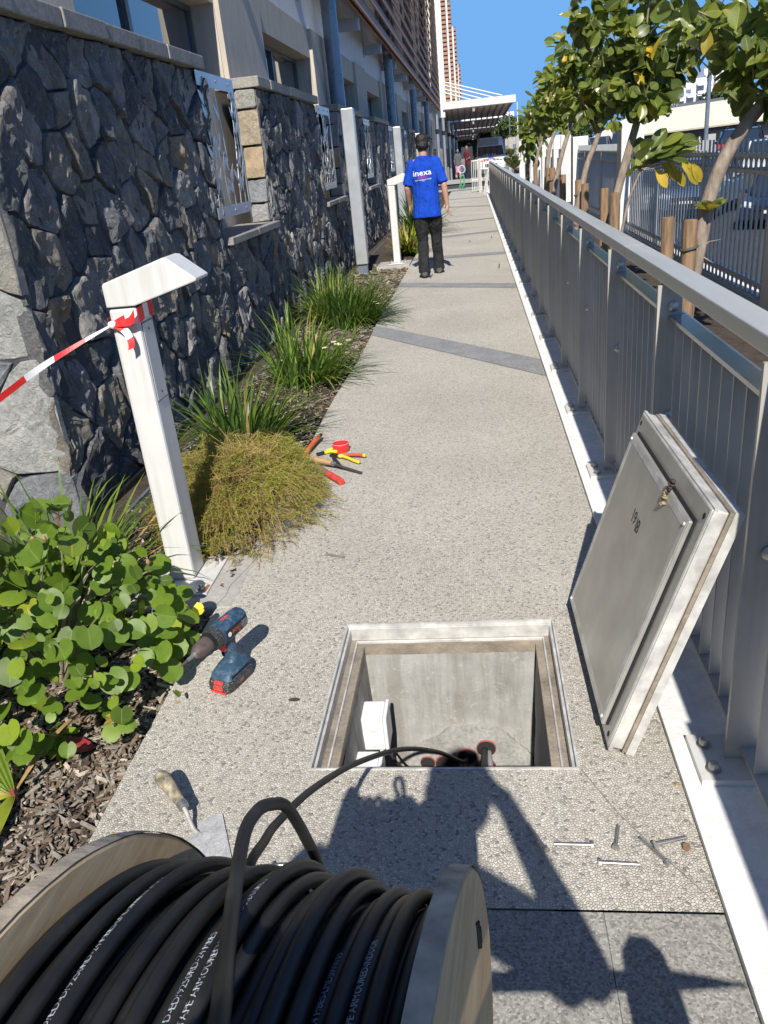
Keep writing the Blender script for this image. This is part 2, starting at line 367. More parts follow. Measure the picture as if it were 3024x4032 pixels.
def pitwall(vs, ny_, nz_):
    # a grid between four corners, rough cast
    a, b, c, d = [Vector(q) for q in vs]; m_ = MB(); P = []; n_ = (b-a).cross(d-a).normalized()
    for j in range(nz_+1):
        for i in range(ny_+1):
            q = (a*(1-i/ny_)+b*(i/ny_))*(1-j/nz_)+(d*(1-i/ny_)+c*(i/ny_))*(j/nz_)
            P.append(q+n_*.006*mnoise.noise(q*14))
    return m_.add(P, [(j*(ny_+1)+i, j*(ny_+1)+i+1, (j+1)*(ny_+1)+i+1, (j+1)*(ny_+1)+i) for j in range(nz_) for i in range(ny_)])
zb = -.85
for vs in (((IX0,IY1,-.085),(IX1,IY1,-.085),(IX1-.02,IY1-.01,zb),(IX0+.02,IY1-.01,zb)), ((IX0,IY0,-.085),(IX0,IY1,-.085),(IX0+.02,IY1-.01,zb),(IX0+.02,IY0,zb)),
           ((IX1,IY1,-.085),(IX1,IY0,-.085),(IX1-.02,IY0,zb),(IX1-.02,IY1-.01,zb)), ((IX1,IY0,-.085),(IX0,IY0,-.085),(IX0,IY0,zb),(IX1,IY0,zb))):
    part('pit_side', pitwall(vs, 16, 20), M_pitwall, pit, 180)
part('pit_bottom', MB().box(IX0-.02,IX1+.02,IY0-.02,IY1+.02,zb-.02,zb), M_concrete_pit, pit)
# patch of lighter mortar around the ducts
mo = MB(); pp = []
for k in range(60):
    a = math.pi*k/59; r_ = .2+.03*mnoise.noise((k*.11, 3, 1))+.006*mnoise.noise((k*.7,1,1)); pp.append((-.10+r_*1.15*math.cos(a), -.60+r_*1.05*math.sin(a)))
pp += [(-.33,-.75),(.12,-.75)]
mo.prism(pp, lambda x, z: (x, IY1-.004, z), lambda x, z: (x, IY1-.017, z))
part('mortar_patch', mo, concrete('pit_mortar', (.37,.365,.345), .22, 9, .4, (.65,.62,.58), .6), pit)
M_redduct = plain('red_duct', (.34,.09,.085), .7, 0, .4, 60)
M_hole = plain('duct_inside', (.02,.018,.018), .9)
for (x, z, r_) in ((-.044,-.487,.036),(-.115,-.525,.036),(-.262,-.552,.028),(-.19,-.56,.045),(-.05,-.575,.04)):
    m_ = MB(); M_ = Matrix.Translation((x, IY1-.018, z)) @ Matrix.Rotation(R(90), 4, 'X')
    m_.lathe([(r_*.94,.0),(r_,0),(r_,.006),(r_*.94,.006)], 20, M_)
    dct = part('duct', m_, M_redduct, pit, 40)
    part('duct_mouth', MB().lathe([(.001,.0062),(r_*.94,.0064)], 20, M_), M_hole, dct)
# junction boxes on the left wall of the pit
M_boxgrey = plain('white_plastic', (.72,.73,.73), .45, 0, .04, 10)
for k, (y, z, lab) in enumerate(((2.14,-.235,'upper white junction box on the left wall of the open pit'),(1.93,-.27,'lower white junction box on the left wall of the open pit, behind the cable'))):
    jb = thing('junction_box', (IX0+.02, y, z), lab, 'junction box', 'white junction boxes in the pit')
    part('box_body', MB().box(IX0+.001, IX0+.075, y-.05, y+.05, z-.075, z+.055), M_boxgrey, jb, bevel=.006)
    part('lid', MB().box(IX0+.0755, IX0+.088, y-.054, y+.054, z-.079, z+.059), M_boxgrey, jb, bevel=.004)
    for zz in (z-.04, z+.022):
        part('cable_gland', MB().lathe([(.022,0),(.022,.004),(.014,.005),(.014,.008),(.006,.010)], 18, Matrix.Translation((IX0+.038, y-.05, zz)) @ Matrix.Rotation(R(90), 4, 'X')), M_boxgrey, jb, 40)
def spline(pts, n=8):
    P = [Vector(p) for p in pts]; out = []
    for i in range(len(P)-1):
        p0 = P[max(i-1,0)]; p1 = P[i]; p2 = P[i+1]; p3 = P[min(i+2,len(P)-1)]
        for k in range(n):
            t_ = k/n; out.append(.5*((2*p1)+(p2-p0)*t_+(2*p0-5*p1+4*p2-p3)*t_*t_+(3*p1-p0-3*p2+p3)*t_**3))
    out.append(P[-1]); return out
# cables already in the pit
M_cablejk = plain('black_cable_jacket', (.022,.022,.024), .42, 0, .25, 40, .1, 200, .0006)
t = NT('yellow_striped_cable'); vv = t.n('TexCoord').outputs['Object']
t.p(Base_Color=(.03,.03,.03), Roughness=.45); M_cable2 = t.mat
for k, (pts, r_, lab, cm) in enumerate((
    ([(-.05,2.30,-.49),(-.055,2.22,-.50),(-.075,2.12,-.56),(-.10,2.05,-.72)], .012, 'black cable with a yellow stripe leaving the topmost red duct of the pit', M_cablejk),
    ([(-.035,2.30,-.50),(-.03,2.24,-.52),(-.02,2.16,-.6),(.0,2.08,-.78)], .010, 'thin grey cable leaving the topmost red duct of the pit', plain('grey_cable', (.2,.19,.21), .5)),
    ([(-.118,2.30,-.53),(-.115,2.22,-.54),(-.09,2.13,-.6),(-.07,2.06,-.78)], .008, 'thin black cable leaving the middle red duct of the pit', M_cablejk),
    ([(-.19,2.29,-.56),(-.24,2.2,-.50),(-.32,2.1,-.40),(-.375,2.1,-.31)], .005, 'thin black cable looping up to the upper white junction box', M_cablejk),
    ([(-.06,2.29,-.585),(-.05,2.2,-.6),(-.03,2.12,-.66),(-.02,2.06,-.8)], .012, 'black cable leaving the lowest duct of the pit', M_cablejk))):
    tg = thing('pit_cable', pts[0], lab, 'cable', 'cables lying in the pit')
    part('jacket', MB().tube(spline(pts), r_, 8), cm, tg, 180)
    if k == 0: part('stripe', MB().tube([q+Vector((-.004,-.010,.004)) for q in spline(pts)], .0025, 5), plain('yellow_stripe', (.7,.6,.1), .5), tg, 180)

# ------------------------------------------------------------------ basalt walls
def clip(poly, px, py, nx_, ny_):
    out = []; n = len(poly)
    for i in range(n):
        a, b = poly[i], poly[(i+1)%n]
        da = (a[0]-px)*nx_+(a[1]-py)*ny_; db = (b[0]-px)*nx_+(b[1]-py)*ny_
        if da <= 0: out.append(a)
        if da*db < 0:
            t_ = da/(da-db); out.append((a[0]+(b[0]-a[0])*t_, a[1]+(b[1]-a[1])*t_))
    return out
def cells(a0, a1, b0, b1, na, nb, seed, lean=.25, jit=.42, aspect=1.5):
    r_ = random.Random(seed); S = []
    da, db = (a1-a0)/na, (b1-b0)/nb
    for i in range(na):
        for j in range(nb):
            S.append((a0+da*(i+.5+.5*(j%2)-.25+r_.uniform(-jit,jit)), b0+db*(j+.5+(.25 if i%2 else -.2)+r_.uniform(-jit,jit))))
    S = [q for q in S if r_.random() > .20]
    T = [(x+lean*y, y/aspect) for x, y in S]; out = []
    for i, (x, y) in enumerate(T):
        poly = [(p+lean*q, q/aspect) for p, q in ((a0,b0),(a1,b0),(a1,b1),(a0,b1))]
        wgt = r_.uniform(-.004,.004)
        for k, (u, v_) in enumerate(T):
            if k == i: continue
            nx_, ny_ = u-x, v_-y; poly = clip(poly, (x+u)/2, (y+v_)/2, nx_, ny_)
            if len(poly) < 3: break
        if len(poly) >= 3: out.append([(p-lean*q*aspect, q*aspect) for p, q in poly])
    return out
def stone_mb(poly, fmap, seed, proud=.03, joint=.005, rough=.022, m=20):
    r_ = random.Random(seed); n = len(poly)
    cx = sum(p[0] for p in poly)/n; cy = sum(p[1] for p in poly)/n
    per = [math.dist(poly[i], poly[(i+1)%n]) for i in range(n)]; tot = sum(per); size = tot/4
    B = []
    for k in range(m):
        s_ = tot*k/m; i = 0
        while i < n-1 and s_ > per[i]: s_ -= per[i]; i += 1
        t_ = min(1, s_/max(per[i],1e-6)); a, b = poly[i], poly[(i+1)%n]
        p = [a[0]+(b[0]-a[0])*t_, a[1]+(b[1]-a[1])*t_]
        d = math.hypot(p[0]-cx, p[1]-cy)+1e-6
        f = max(.3, 1-(joint+abs(r_.gauss(0,.0035)))/d)
        B.append((cx+(p[0]-cx)*f, cy+(p[1]-cy)*f))
    # soften corners a little
    B = [tuple(.07*B[k-1][q]+.86*B[k][q]+.07*B[(k+1)%m][q] for q in (0,1)) for k in range(m)]
    tx, ty = r_.uniform(-.10,.10), r_.uniform(-.06,.06); pr = proud*r_.uniform(.5,1.6); o = r_.uniform(0,50)
    def h(x, y, e):
        q = mnoise.noise((x*7+o, y*6, o)); q2 = mnoise.noise((x*22+o, y*19, 3+o)); q3 = abs(mnoise.noise((x*11+o+y*3, y*9, 9)))
        q4 = math.floor(3*mnoise.noise((x*7+o, y*5.0+x*4, 21)))/3; return pr*e+tx*(x-cx)+ty*(y-cy)+rough*(q*.9+q2*.6-q3*.8+q4*1.25)*e
    rings = []
    for sc_, e, dp in ((1,0,-.05),(1,.5,0),(.98,.9,0),(.89,1,0),(.72,1,0),(.55,1,0),(.37,1,0),(.18,1,0)):
        rg = []
        for k, (x, y) in enumerate(B):
            x2, y2 = cx+(x-cx)*sc_, cy+(y-cy)*sc_
            if .3 < sc_ < .9: x2 += r_.gauss(0,.05*size*.35); y2 += r_.gauss(0,.05*size*.35)
            rg.append(fmap(x2, y2, (h(x2, y2, e) if dp == 0 else dp)))
        rings.append(rg)
    mb = MB(); vs = [p for rg in rings for p in rg]; fs = []
    for i in range(len(rings)-1):
        for k in range(m): fs.append((i*m+k, i*m+(k+1)%m, (i+1)*m+(k+1)%m, (i+1)*m+k))
    c = len(vs); vs.append(fmap(cx, cy, h(cx, cy, 1))); i = len(rings)-1
    for k in range(m): fs.append((i*m+k, i*m+(k+1)%m, c))
    return mb.add(vs, fs)
fX = lambda a, b, h: (-2.02+h, a, b)
COP_B, COP_T, SILL_B, SILL_T = 2.235, 2.325, .975, 1.035
labs = {0:'dark basalt rubble wall nearest the camera behind the white bollard light, with a sunlit corner', 1:'dark basalt rubble wall section between the two leaf screens',
        2:'dark basalt rubble wall section carrying the first round blue column', 3:'dark basalt rubble wall section beyond the first round blue column',
        4:'dark basalt rubble wall section beside the head of the man in blue', 5:'far dark basalt rubble wall section towards the canopies', 6:'farthest dark basalt rubble wall section under the white canopies', 7:'last dark basalt rubble wall pier next to the walking group', 8:'dark basalt pier at the end of the arcade'}
walls = []
for k in range(9):
    ya = 3.45 if k == 0 else 8.35+4.95*(k-1); yb = 6.64 if k == 0 else ya+3.15; yc = 8.35+4.95*k
    wl = thing('stone_wall', (-2.02, ya, 0), labs[k], 'stone wall', 'basalt wall sections along the path'); walls.append(wl)
    core = MB(); core.box(-2.24, -2.022, ya+(.02 if k == 0 else .03), yb, -.2, COP_B); core.box(-2.38, -2.022, yb, yc, -.2, SILL_B)
    if k == 0: core.box(-5.0, -2.24, ya+.02, ya+.3, -.2, COP_B)
    part('mortar', core, M_grout, wl)
    na, nb = ((13,10) if k == 0 else (13,10) if k == 1 else (11,8) if k == 2 else (8,5) if k < 5 else (6,4))
    rgh = .022 if k < 3 else .018
    cl = cells(ya, yb, -.15, COP_B-.005, na, nb, 100+k, .10, .46, .95) + cells(yb+.005, yc, -.15, SILL_B-.005, 7 if k < 3 else 4, 4 if k < 3 else 3, 200+k, .10, .46, .95)
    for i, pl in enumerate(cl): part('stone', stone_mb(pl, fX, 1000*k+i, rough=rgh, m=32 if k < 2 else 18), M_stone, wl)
    if k == 0:
        fY = lambda a, b, h: (a, ya-h, b)
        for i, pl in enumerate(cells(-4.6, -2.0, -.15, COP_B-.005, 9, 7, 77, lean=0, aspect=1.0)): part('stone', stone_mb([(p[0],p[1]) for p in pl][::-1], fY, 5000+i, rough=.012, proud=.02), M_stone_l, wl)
    else:       # dressed quoins on the sunlit return
        zz = [SILL_T+.0, 1.215, 1.44, 1.735, 2.055, COP_B-.004]
        fY = lambda a, b, h: (a, ya-.005-h, b)
        for i in range(5):
            pl = [(-2.215,zz[i]+.004),(-2.005,zz[i]+.004),(-2.0,zz[i+1]-.004),(-2.21,zz[i+1]-.004)]
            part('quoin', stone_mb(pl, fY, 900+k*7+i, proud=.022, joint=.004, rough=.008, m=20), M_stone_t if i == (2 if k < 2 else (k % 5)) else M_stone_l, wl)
    y = ya-.03; j = 0
    ends = []
    while y < yb-.02:
        y2 = min(yb, y+.46+.06*((j*7+k*3) % 5)/4); 
        if yb-y2 < .2: y2 = yb
        ends.append((y, y2)); y = y2; j += 1
    for (y0, y1) in ends:
        part('coping_stone', MB().box(-2.39, -1.955+.004*((j+int(y0*10)) % 3), y0+.0025, y1-.0025, COP_B, COP_T+.002*(int(y0*10) % 2)), M_coping, wl, bevel=.008)
    if k == 0: part('coping_stone', MB().box(-5.0, -2.392, ya-.03, ya+.3, COP_B, COP_T), M_coping, wl)
    y = yb+.02
    for q in range(2):
        part('sill_stone', MB().box(-2.38, -1.945+.003*q, y+(.003 if q else -.03), y+.83+(-.003 if q == 0 else .04), SILL_B, SILL_T+.002*q), M_sill, wl, bevel=.008)
        y += .83
# black drain channel along the foot of the wall
ch = thing('drain_channel', (-1.93, 20, -.1), 'black metal drain channel along the foot of the basalt wall', 'drain channel')
part('flange', MB().box(-1.975,-1.955,3.3,47,-.16,.0), M_dark_metal, ch)
part('trough', MB().box(-1.95,-1.86,3.3,47,-.16,-.075), M_dark_metal, ch)
part('flange', MB().box(-1.855,-1.835,3.3,47,-.16,-.03), M_bluepipe, ch)
part('flange', MB().box(-3.6,-1.98,3.385,3.395,-.1,.03), M_metal, ch)

# ------------------------------------------------------------------ leaf screens cut from steel sheet
def leaf_screen(y0, seed, label):
    sx, W_, z0, z1 = -1.975, 1.0, 1.19, 2.225
    s_ = thing('leaf_screen', (sx, y0, z0), label, 'metal screen', 'laser cut leaf screens')
    P = lambda a, b, dx=0: (sx+dx, y0+a, b)
    def plate(mb, poly, th=.003):
        mb.prism(poly, lambda a, b: P(a, b, 0), lambda a, b: P(a, b, th))
    part('top_strip', MB().box(sx, sx+.004, y0, y0+W_, z1-.10, z1), M_alu2, s_)
    part('bottom_strip', MB().box(sx, sx+.004, y0, y0+W_, z0, z0+.085), M_alu2, s_)
    part('edge_strip', MB().box(sx, sx+.004, y0+W_-.022, y0+W_, z0+.085, z1-.10), M_alu2, s_)
    r_ = random.Random(seed); 
    H = z1-z0-.185
    def leafpoly(a, b, ang, L, W2, rd=.5):
        out = []
        for i in range(9):
            t_ = i/8; out.append((t_*L, W2*math.sin(math.pi*t_**rd)))
        for i in range(7, 0, -1):
            t_ = i/8; out.append((t_*L, -W2*math.sin(math.pi*t_**rd)))
        c_, n_ = math.cos(ang), math.sin(ang)
        return [(min(max(a+x*c_-y*n_, .0), W_), min(max(b+x*n_+y*c_, z0), z1)) for x, y in out]
    for st in range(6):
        a = .08+.80*st/5; x = a; b = z0+.075; m_ = MB(); pts = [(x, b)]; lean = r_.uniform(-.25,.25)
        while b < z1-.11:
            b += .09; x += lean*.09+r_.uniform(-.012,.012); x = min(max(x,.01),W_-.01); pts.append((x, min(b, z1-.09)))
        w_ = .009
        for (p, q) in zip(pts[:-1], pts[1:]):
            m_.hexa([P(p[0]-w_,p[1]), P(p[0]+w_,p[1]), P(p[0]+w_,p[1],.003), P(p[0]-w_,p[1],.003), P(q[0]-w_,q[1]), P(q[0]+w_,q[1]), P(q[0]+w_,q[1],.003), P(q[0]-w_,q[1],.003)])
        part('stem', m_, M_alu2, s_)
        for j in range(1, len(pts)-1):
            if r_.random() < .62:
                sd_ = 1 if (j+st) % 2 else -1; ang = math.pi/2 - sd_*r_.uniform(.35,1.0)
                mm = MB(); rd = r_.choice((.5,.7,1.0)); plate(mm, leafpoly(pts[j][0], pts[j][1], ang, r_.uniform(.12,.21), r_.uniform(.018,.040), rd)); part('leaf_plate', mm, M_alu2, s_)
    for a in (.15,.5,.85):
        for b in (z1-.045, z0+.04):
            part('bolt', MB().lathe([(.011,0),(.011,.005),(.006,.008)], 10, Matrix.Translation((sx+.004, y0+a, b)) @ Matrix.Rotation(R(90), 4, 'Y')), M_zinc, s_)
    for a in (.1,.9):
        part('standoff', MB().box(-2.05, sx-.001, y0+a-.01, y0+a+.01, z0+.02, z0+.045), M_alu2, s_)
    return s_
M_alu2 = plain('brushed_screen_metal', (.56,.58,.60), .35, .6, .06, 6)
leaf_screen(6.43, 5, 'laser cut leaf pattern steel screen nearest the camera, beside the tan quoin')
leaf_screen(11.45, 9, 'second laser cut leaf pattern steel screen, farther along and seen edge on')
for k in range(2, 5): leaf_screen(6.46+4.95*k, 20+k, ['','','third leaf pattern steel screen, half hidden by the tall white column','fourth leaf pattern steel screen behind the man in blue','fifth leaf pattern steel screen far along the wall'][k])

# ------------------------------------------------------------------ building behind the basalt walls
bd = thing('building', (-2.4, 30, 0), 'long building with beige lower wall and pale upper wall behind the basalt walls', 'building')
FX, FB = -2.40, -2.80; WZ0, WZ1, BZ, TZ = 2.36, 3.02, 3.42, 13.0
mb = MB(); mb.box(FB, FX, -6, 58, -.2, WZ0); mb.box(FB, FX, -6, 58, WZ1, BZ)
bays = [8.8+5.1*k for k in range(-2, 10)]
for y in bays: mb.box(FB, FX, y-.02, y+1.75, WZ0, WZ1)
part('lower_wall', mb, M_beige, bd)
part('upper_wall', MB().box(FB, FX-.004, -6, 58, BZ, TZ), M_white_render, bd)
for k, y in enumerate(bays):
    part('pilaster', MB().box(FX, FX+.05, y, y+1.75, 2.2, BZ-.002), M_beige, bd)
    y0, y1 = y+1.75, y+5.08
    if y1 < 4 : continue
    wf = MB(); xg = FX-.26
    for a, b in ((y0, y0+.05),(y1-.05, y1),(y0+1.62, y0+1.69)): wf.box(xg-.03, xg+.03, a, b, WZ0+.05, WZ1-.05)
    wf.box(xg-.03, xg+.03, y0, y1, WZ0, WZ0+.05); wf.box(xg-.03, xg+.03, y0, y1, WZ1-.05, WZ1)
    wdw = part('window', wf, M_frame, bd)
    part('pane', MB().box(xg-.012, xg-.006, y0+.051, y0+1.619, WZ0+.051, WZ1-.051), M_glass, wdw)
    part('pane', MB().box(xg-.002, xg+.004, y0+1.691, y1-.051, WZ0+.051, WZ1-.051), M_glass, wdw)
    if k % 2: part('upper_window', MB().box(FX-.003, FX+.006, y+.9, y+4.2, 4.6, 6.4), M_glass, bd)
for k, y in enumerate((14.8, 24.95, 35.1, 45.3)):
    c_ = thing('column', (-2.17, y, COP_T), ('first round blue grey column standing on a basalt wall, nearest the camera', 'second round blue grey column on the basalt wall', 'third round blue grey column, above the man in blue', 'fourth round blue grey column, nearest the white canopy')[k], 'column', 'round columns along the facade')
    part('shaft', MB().lathe([(.125, COP_T),(.125, 12.0)], 24, Matrix.Translation((-2.17, y, 0))), M_bluepipe, c_, 40)
    part('base_plate', MB().box(-2.30,-2.03,y-.14,y+.14,COP_T,COP_T+.012), M_bluepipe, c_)
    for zz in (4.1, 7.2): part('collar', MB().lathe([(.129, zz),(.129, zz+.07)], 24, Matrix.Translation((-2.17, y, 0))), M_metal, c_, 40)
# brown louvre screen carried on steel brackets
lv = thing('louvre_screen', (-1.9, 30, 4.0), 'brown slatted sunshade along the upper facade on steel brackets', 'sunshade')
for i in range(21):
    z = 4.0+.40*i
    for y0, y1 in ((7.0, 23.98), (24.0, 40.98), (41.0, 58.0)):
        poly = [(-1.885,z),(-1.848,z+.006),(-1.955,z+.335),(-1.992,z+.329)]
        part('slat', MB().prism(poly, lambda a, b: (a, y0, b), lambda a, b: (a, y1, b)), M_brownslat, lv)
    if i == 0:
        for y0, y1 in ((7.0, 30), (30.02, 58.0)):
            poly = [(-1.96,z-.02),(-1.93,z-.02),(-1.975,z+.17),(-2.0,z+.17)]
            part('slat', MB().prism(poly, lambda a, b: (a, y0, b), lambda a, b: (a, y1, b)), M_brownslat, lv)
for k in range(12):
    y = 9.2+4.05*k
    br = part('bracket', MB().box(FX+.012, -1.99, y-.05, y+.05, 3.76, 3.97), M_metal, lv)
    part('wall_plate', MB().box(FX-.001, FX+.014, y-.12, y+.12, 3.70, 4.03), M_metal, br)
    part('upright', MB().box(-2.04, -1.98, y-.03, y+.03, 3.9, 12.6), M_metal, lv)
# end pier and the stepped louvre bays beyond
ep = thing('end_pier', (-1.75, 58.3, 4.0), 'tall white pier closing the end of the brown sunshade', 'pier')
part('pier_body', MB().box(-2.4,-1.58,58.05,58.5,3.6,14.5), M_white, ep)
for k, (y, x0, x1, zt) in enumerate(((62,-1.75,-1.30,14.5),(64,-1.32,-.98,11.0),(66,-.98,-.72,9.6),(68,-.74,-.54,7.4))):
    sb = thing('louvre_bay', (x0, y, 4.2), ('first brown louvre bay right of the tall white pier','second brown louvre bay, taller than those on its right','third brown louvre bay with thin white edge','fourth and lowest brown louvre bay above the canopy rods')[k], 'sunshade', 'stepped louvre bays above the canopy')
    part('back_panel', MB().box(x0-.9, x1, y+.02, y+1.2, 4.3, zt), M_frame, sb)
    part('white_edge', MB().box(x0-.02, x0+.16-.03*k, y-.16, y-.11, 4.2, zt), M_white, sb)
    z = 4.4
    while z < zt-.2:
        part('slat', MB().box(x0+.001, x1, y-.10, y+.015, z, z+.17), M_brownslat, sb); z += .26
# white canopies on rods
cn_lab = ('nearest white canopy over the entrance, hung on slanted white rods','second white canopy behind the nearest one','third white canopy in the row','fourth white canopy in the row','fifth and farthest white canopy')
for k, (y, zl, xr) in enumerate(((58,4.10,2.98),(72,3.72,2.62),(86,3.40,2.45),(100,3.10,2.15),(114,3.0,2.05))):
    cn = thing('canopy', (.6, y, zl), cn_lab[k], 'canopy', 'white canopies over the forecourt')
    x0 = -1.7
    part('fascia', MB().box(x0, xr, y, y+.12, zl, zl+.38), M_white_paint, cn)
    part('gutter', MB().lathe([(.07, x0),(.07, xr-.02)], 10, Matrix.Translation((0, y-.05, zl-.02)) @ Matrix.Rotation(R(90), 4, 'Y')), M_white, cn, 60)
    part('deck', MB().add([(x0-1.0,y+.12,zl+.10),(xr,y+.12,zl+.10),(xr-.25,y+13,zl-.35),(x0-1.0,y+13,zl-.35),(x0-1.0,y+.12,zl+.16),(xr,y+.12,zl+.16),(xr-.25,y+13,zl-.29),(x0-1.0,y+13,zl-.29)], [(3,2,1,0),(4,5,6,7),(0,1,5,4),(1,2,6,5),(2,3,7,6),(3,0,4,7)]), M_brownslat if False else plain('canopy_deck_%d' % k, (.60,.55,.49), .7), cn)
    for i in range(11):
        x = x0+.1+i*(xr-x0-.3)/10
        part('rib', MB().bar((x, y+.13, zl+.05), (x-.12, y+12.9, zl-.40), .08, .16), M_brownslat, cn)
    part('side_beam', MB().bar((x0-.3, y+.2, zl-.12), (x0-.3, y+5, zl-.2), .2, .3), M_brownslat, cn)
    for i in range(4 if k == 0 else 6):
        if k == 0: a, b = ((-1.6,y+.25+.1*i,5.67),(-1.6,y+.25+.1*i,5.49),(-1.6,y+.25+.1*i,5.27),(-1.6,y+.25+.1*i,5.06))[i], ((2.12,y+.25+.1*i,4.52),(1.62,y+.25+.1*i,4.45),(.95,y+.25+.1*i,4.43),(.32,y+.25+.1*i,4.42))[i]
        else: a, b = (-1.9+.6*i, y+2, zl+.75), (-.9+.6*i, y+.3, zl+.36)
        part('rod', MB().tube([a, b], .042 if k == 0 else .05, 8), M_white, cn, 60)
    part('hanger', MB().box(.2,.34,y-.02,y+.1,zl-.33,zl), M_metal, cn)
# posts of the arcade
for k, (x, y) in enumerate(((-1.86,50),(-1.66,55),(-1.5,62),(-1.42,72),(-1.36,84))):
    zb_ = 0 if y < 52 else -.042*(y-52)*.9
    a_ = thing('arcade_post', (x, y, zb_), ('silver tube post at the near end of the arcade','second silver tube post of the arcade','third silver tube post of the arcade','fourth silver tube post of the arcade','farthest silver tube post of the arcade')[k], 'post', 'silver posts of the arcade')
    part('tube', MB().lathe([(.10, zb_),(.10, 3.5)], 14, Matrix.Translation((x, y, 0))), M_metal, a_, 50)
    part('black_collar', MB().lathe([(.107, 2.5),(.107, 2.75)], 14, Matrix.Translation((x, y, 0))), M_dark_metal, a_, 50)
    part('stone_foot', MB().box(x-.35,x-.12,y-.2,y+.5,zb_,1.75), M_stone, a_)
part('end_wall', MB().box(-3.2,-2.35,58,150,-2,4.0), M_white_render, bd)
part('dark_doorway', MB().box(-2.349,-2.33,60,62.5,-.3,2.3), M_frame, bd)
part('dark_doorway', MB().box(-2.349,-2.33,66,70,-.3,2.3), M_frame, bd)

# ------------------------------------------------------------------ steel railing beside the path
rl = thing('railing', (.6, 16, 0), 'long grey steel railing with upright flat bars along the white kerb', 'railing')
RY0, NB = -2.37, 33
post = MB(); post.box(.568,.645,-.006,.006,.034,1.052); post_me = post.mesh('post', M_rail)
pl = MB(); pl.box(.494,.660,-.085,.085,.0165,.034); plate_me = pl.mesh('plate', M_white_paint)
slat_me = MB().box(.606,.662,-.004,.004,.070,.945).mesh('flat_bar', M_rail)
bolt_mb = MB().lathe([(.019,.034),(.019,.037),(.0135,.0375),(.0135,.047),(.010,.055),(.003,.058)], 12)
bolt_me = bolt_mb.mesh('bolt', M_zinc, 30)
stud = MB().lathe([(.017,.0),(.017,.006),(.011,.010),(.004,.012)], 12, Matrix.Rotation(R(90), 4, 'X')); stud_me = stud.mesh('stud', M_zinc, 40)
def at(o, x=0, y=0, z=0): o.matrix_basis = Matrix.Translation((x, y, z)); return o
rest = MB(); nsl = 0
for k in range(NB):
    y = RY0+1.008*k
    p_ = link('post', post_me, rl); at(p_, 0, y)
    if 1.0 < y < 16:
        q = link('base_plate', plate_me, rl); at(q, 0, y)
        for dy in (-.045,.045):
            b_ = bpy.data.objects.new('bolt', bolt_me); col.objects.link(b_); b_.parent = q; at(b_, .530, dy)
        if y < 6:
            for zz in (.985,.62):
                b_ = bpy.data.objects.new('stud', stud_me); col.objects.link(b_); b_.parent = p_; at(b_, .617, -.006, zz)
    else:
        q = link('base_plate', plate_me, rl); at(q, 0, y)
    if k == NB-1: break
    for i in range(9):
        yy = y+.1008*(i+1)
        if 1.0 < yy < 27 and nsl < 262:
            o = link('flat_bar', slat_me, rl); at(o, 0, yy); nsl += 1
        else: rest.box(.606,.662,yy-.004,yy+.004,.070,.945)
    part('top_bar', MB().box(.604,.664,y+.0065,y+1.0015,.9455,.958), M_toprail, rl)
    part('bottom_bar', MB().box(.603,.664,y+.0065,y+1.0015,.058,.0695), M_rail, rl)
far_bars = part('flat_bars', rest, M_rail, rl); far_bars['kind'] = 'stuff'
y = RY0-.3
while y < RY0+1.008*(NB-1):
    y2 = min(y+3.02, RY0+1.008*(NB-1)+.05)
    h_ = MB(); h_.box(.583,.662,y+.001,y2-.001,1.055,1.098); part('handrail', h_, M_railtop, rl, bevel=.004); y = y2

# ------------------------------------------------------------------ tubular fence and its white posts
FN = 2.40
fy0, fy1 = 5.0, 21.0
fence_secs = [(-1.0,6.55),(6.95,13.7),(14.15,20.1)]
M_fence = plain('grey_fence_paint', (.46,.47,.46), .4, .3, .06, 6)
pk = MB(); pk.tube([(FN,0,.07),(FN,0,1.365)], .0115, 8); pk_me = pk.mesh('picket', M_fence, 60)
ovl = MB(); ovl.tube([(FN, .048*math.cos(a), .048*math.sin(a)) for a in [2*math.pi*i/10 for i in range(10)]], .006, 5, closed=True); ov_me = ovl.mesh('oval', M_fence, 80)
for k, (a, b) in enumerate(fence_secs):
    fn = thing('fence', (FN, (a+b)/2, 0), ('grey tubular fence section between two white posts nearest the camera','grey tubular fence section in front of the parked cars','grey tubular fence section behind the third tree, farthest from the camera')[k], 'fence', 'grey tubular fence sections')
    for zz in (.065, .20, 1.085, 1.215):
        part('rail', MB().box(FN-.022, FN+.022, a, b, zz, zz+.035), M_fence, fn)
    n = int((b-a)/.135)
    rest = MB()
    for i in range(n):
        y = a+.05+.135*i
        if y > 4.5: o = link('picket', pk_me, fn); at(o, 0, y)
        else: rest.box(FN-.01,FN+.01,y-.01,y+.01,.08,1.36)
        if y > 6 and y < 14.2:
            for zz in (.150, 1.168):
                o = link('oval', ov_me, fn); at(o, 0, y+.0675, zz)
    if rest.v: part('pickets', rest, M_fence, fn)['kind'] = 'stuff'
    y = a+2.3
    while y < b-.5:
        part('fence_post', MB().box(FN-.03, FN+.03, y-.03, y+.03, .06, 1.235), M_fence, fn); y += 2.35
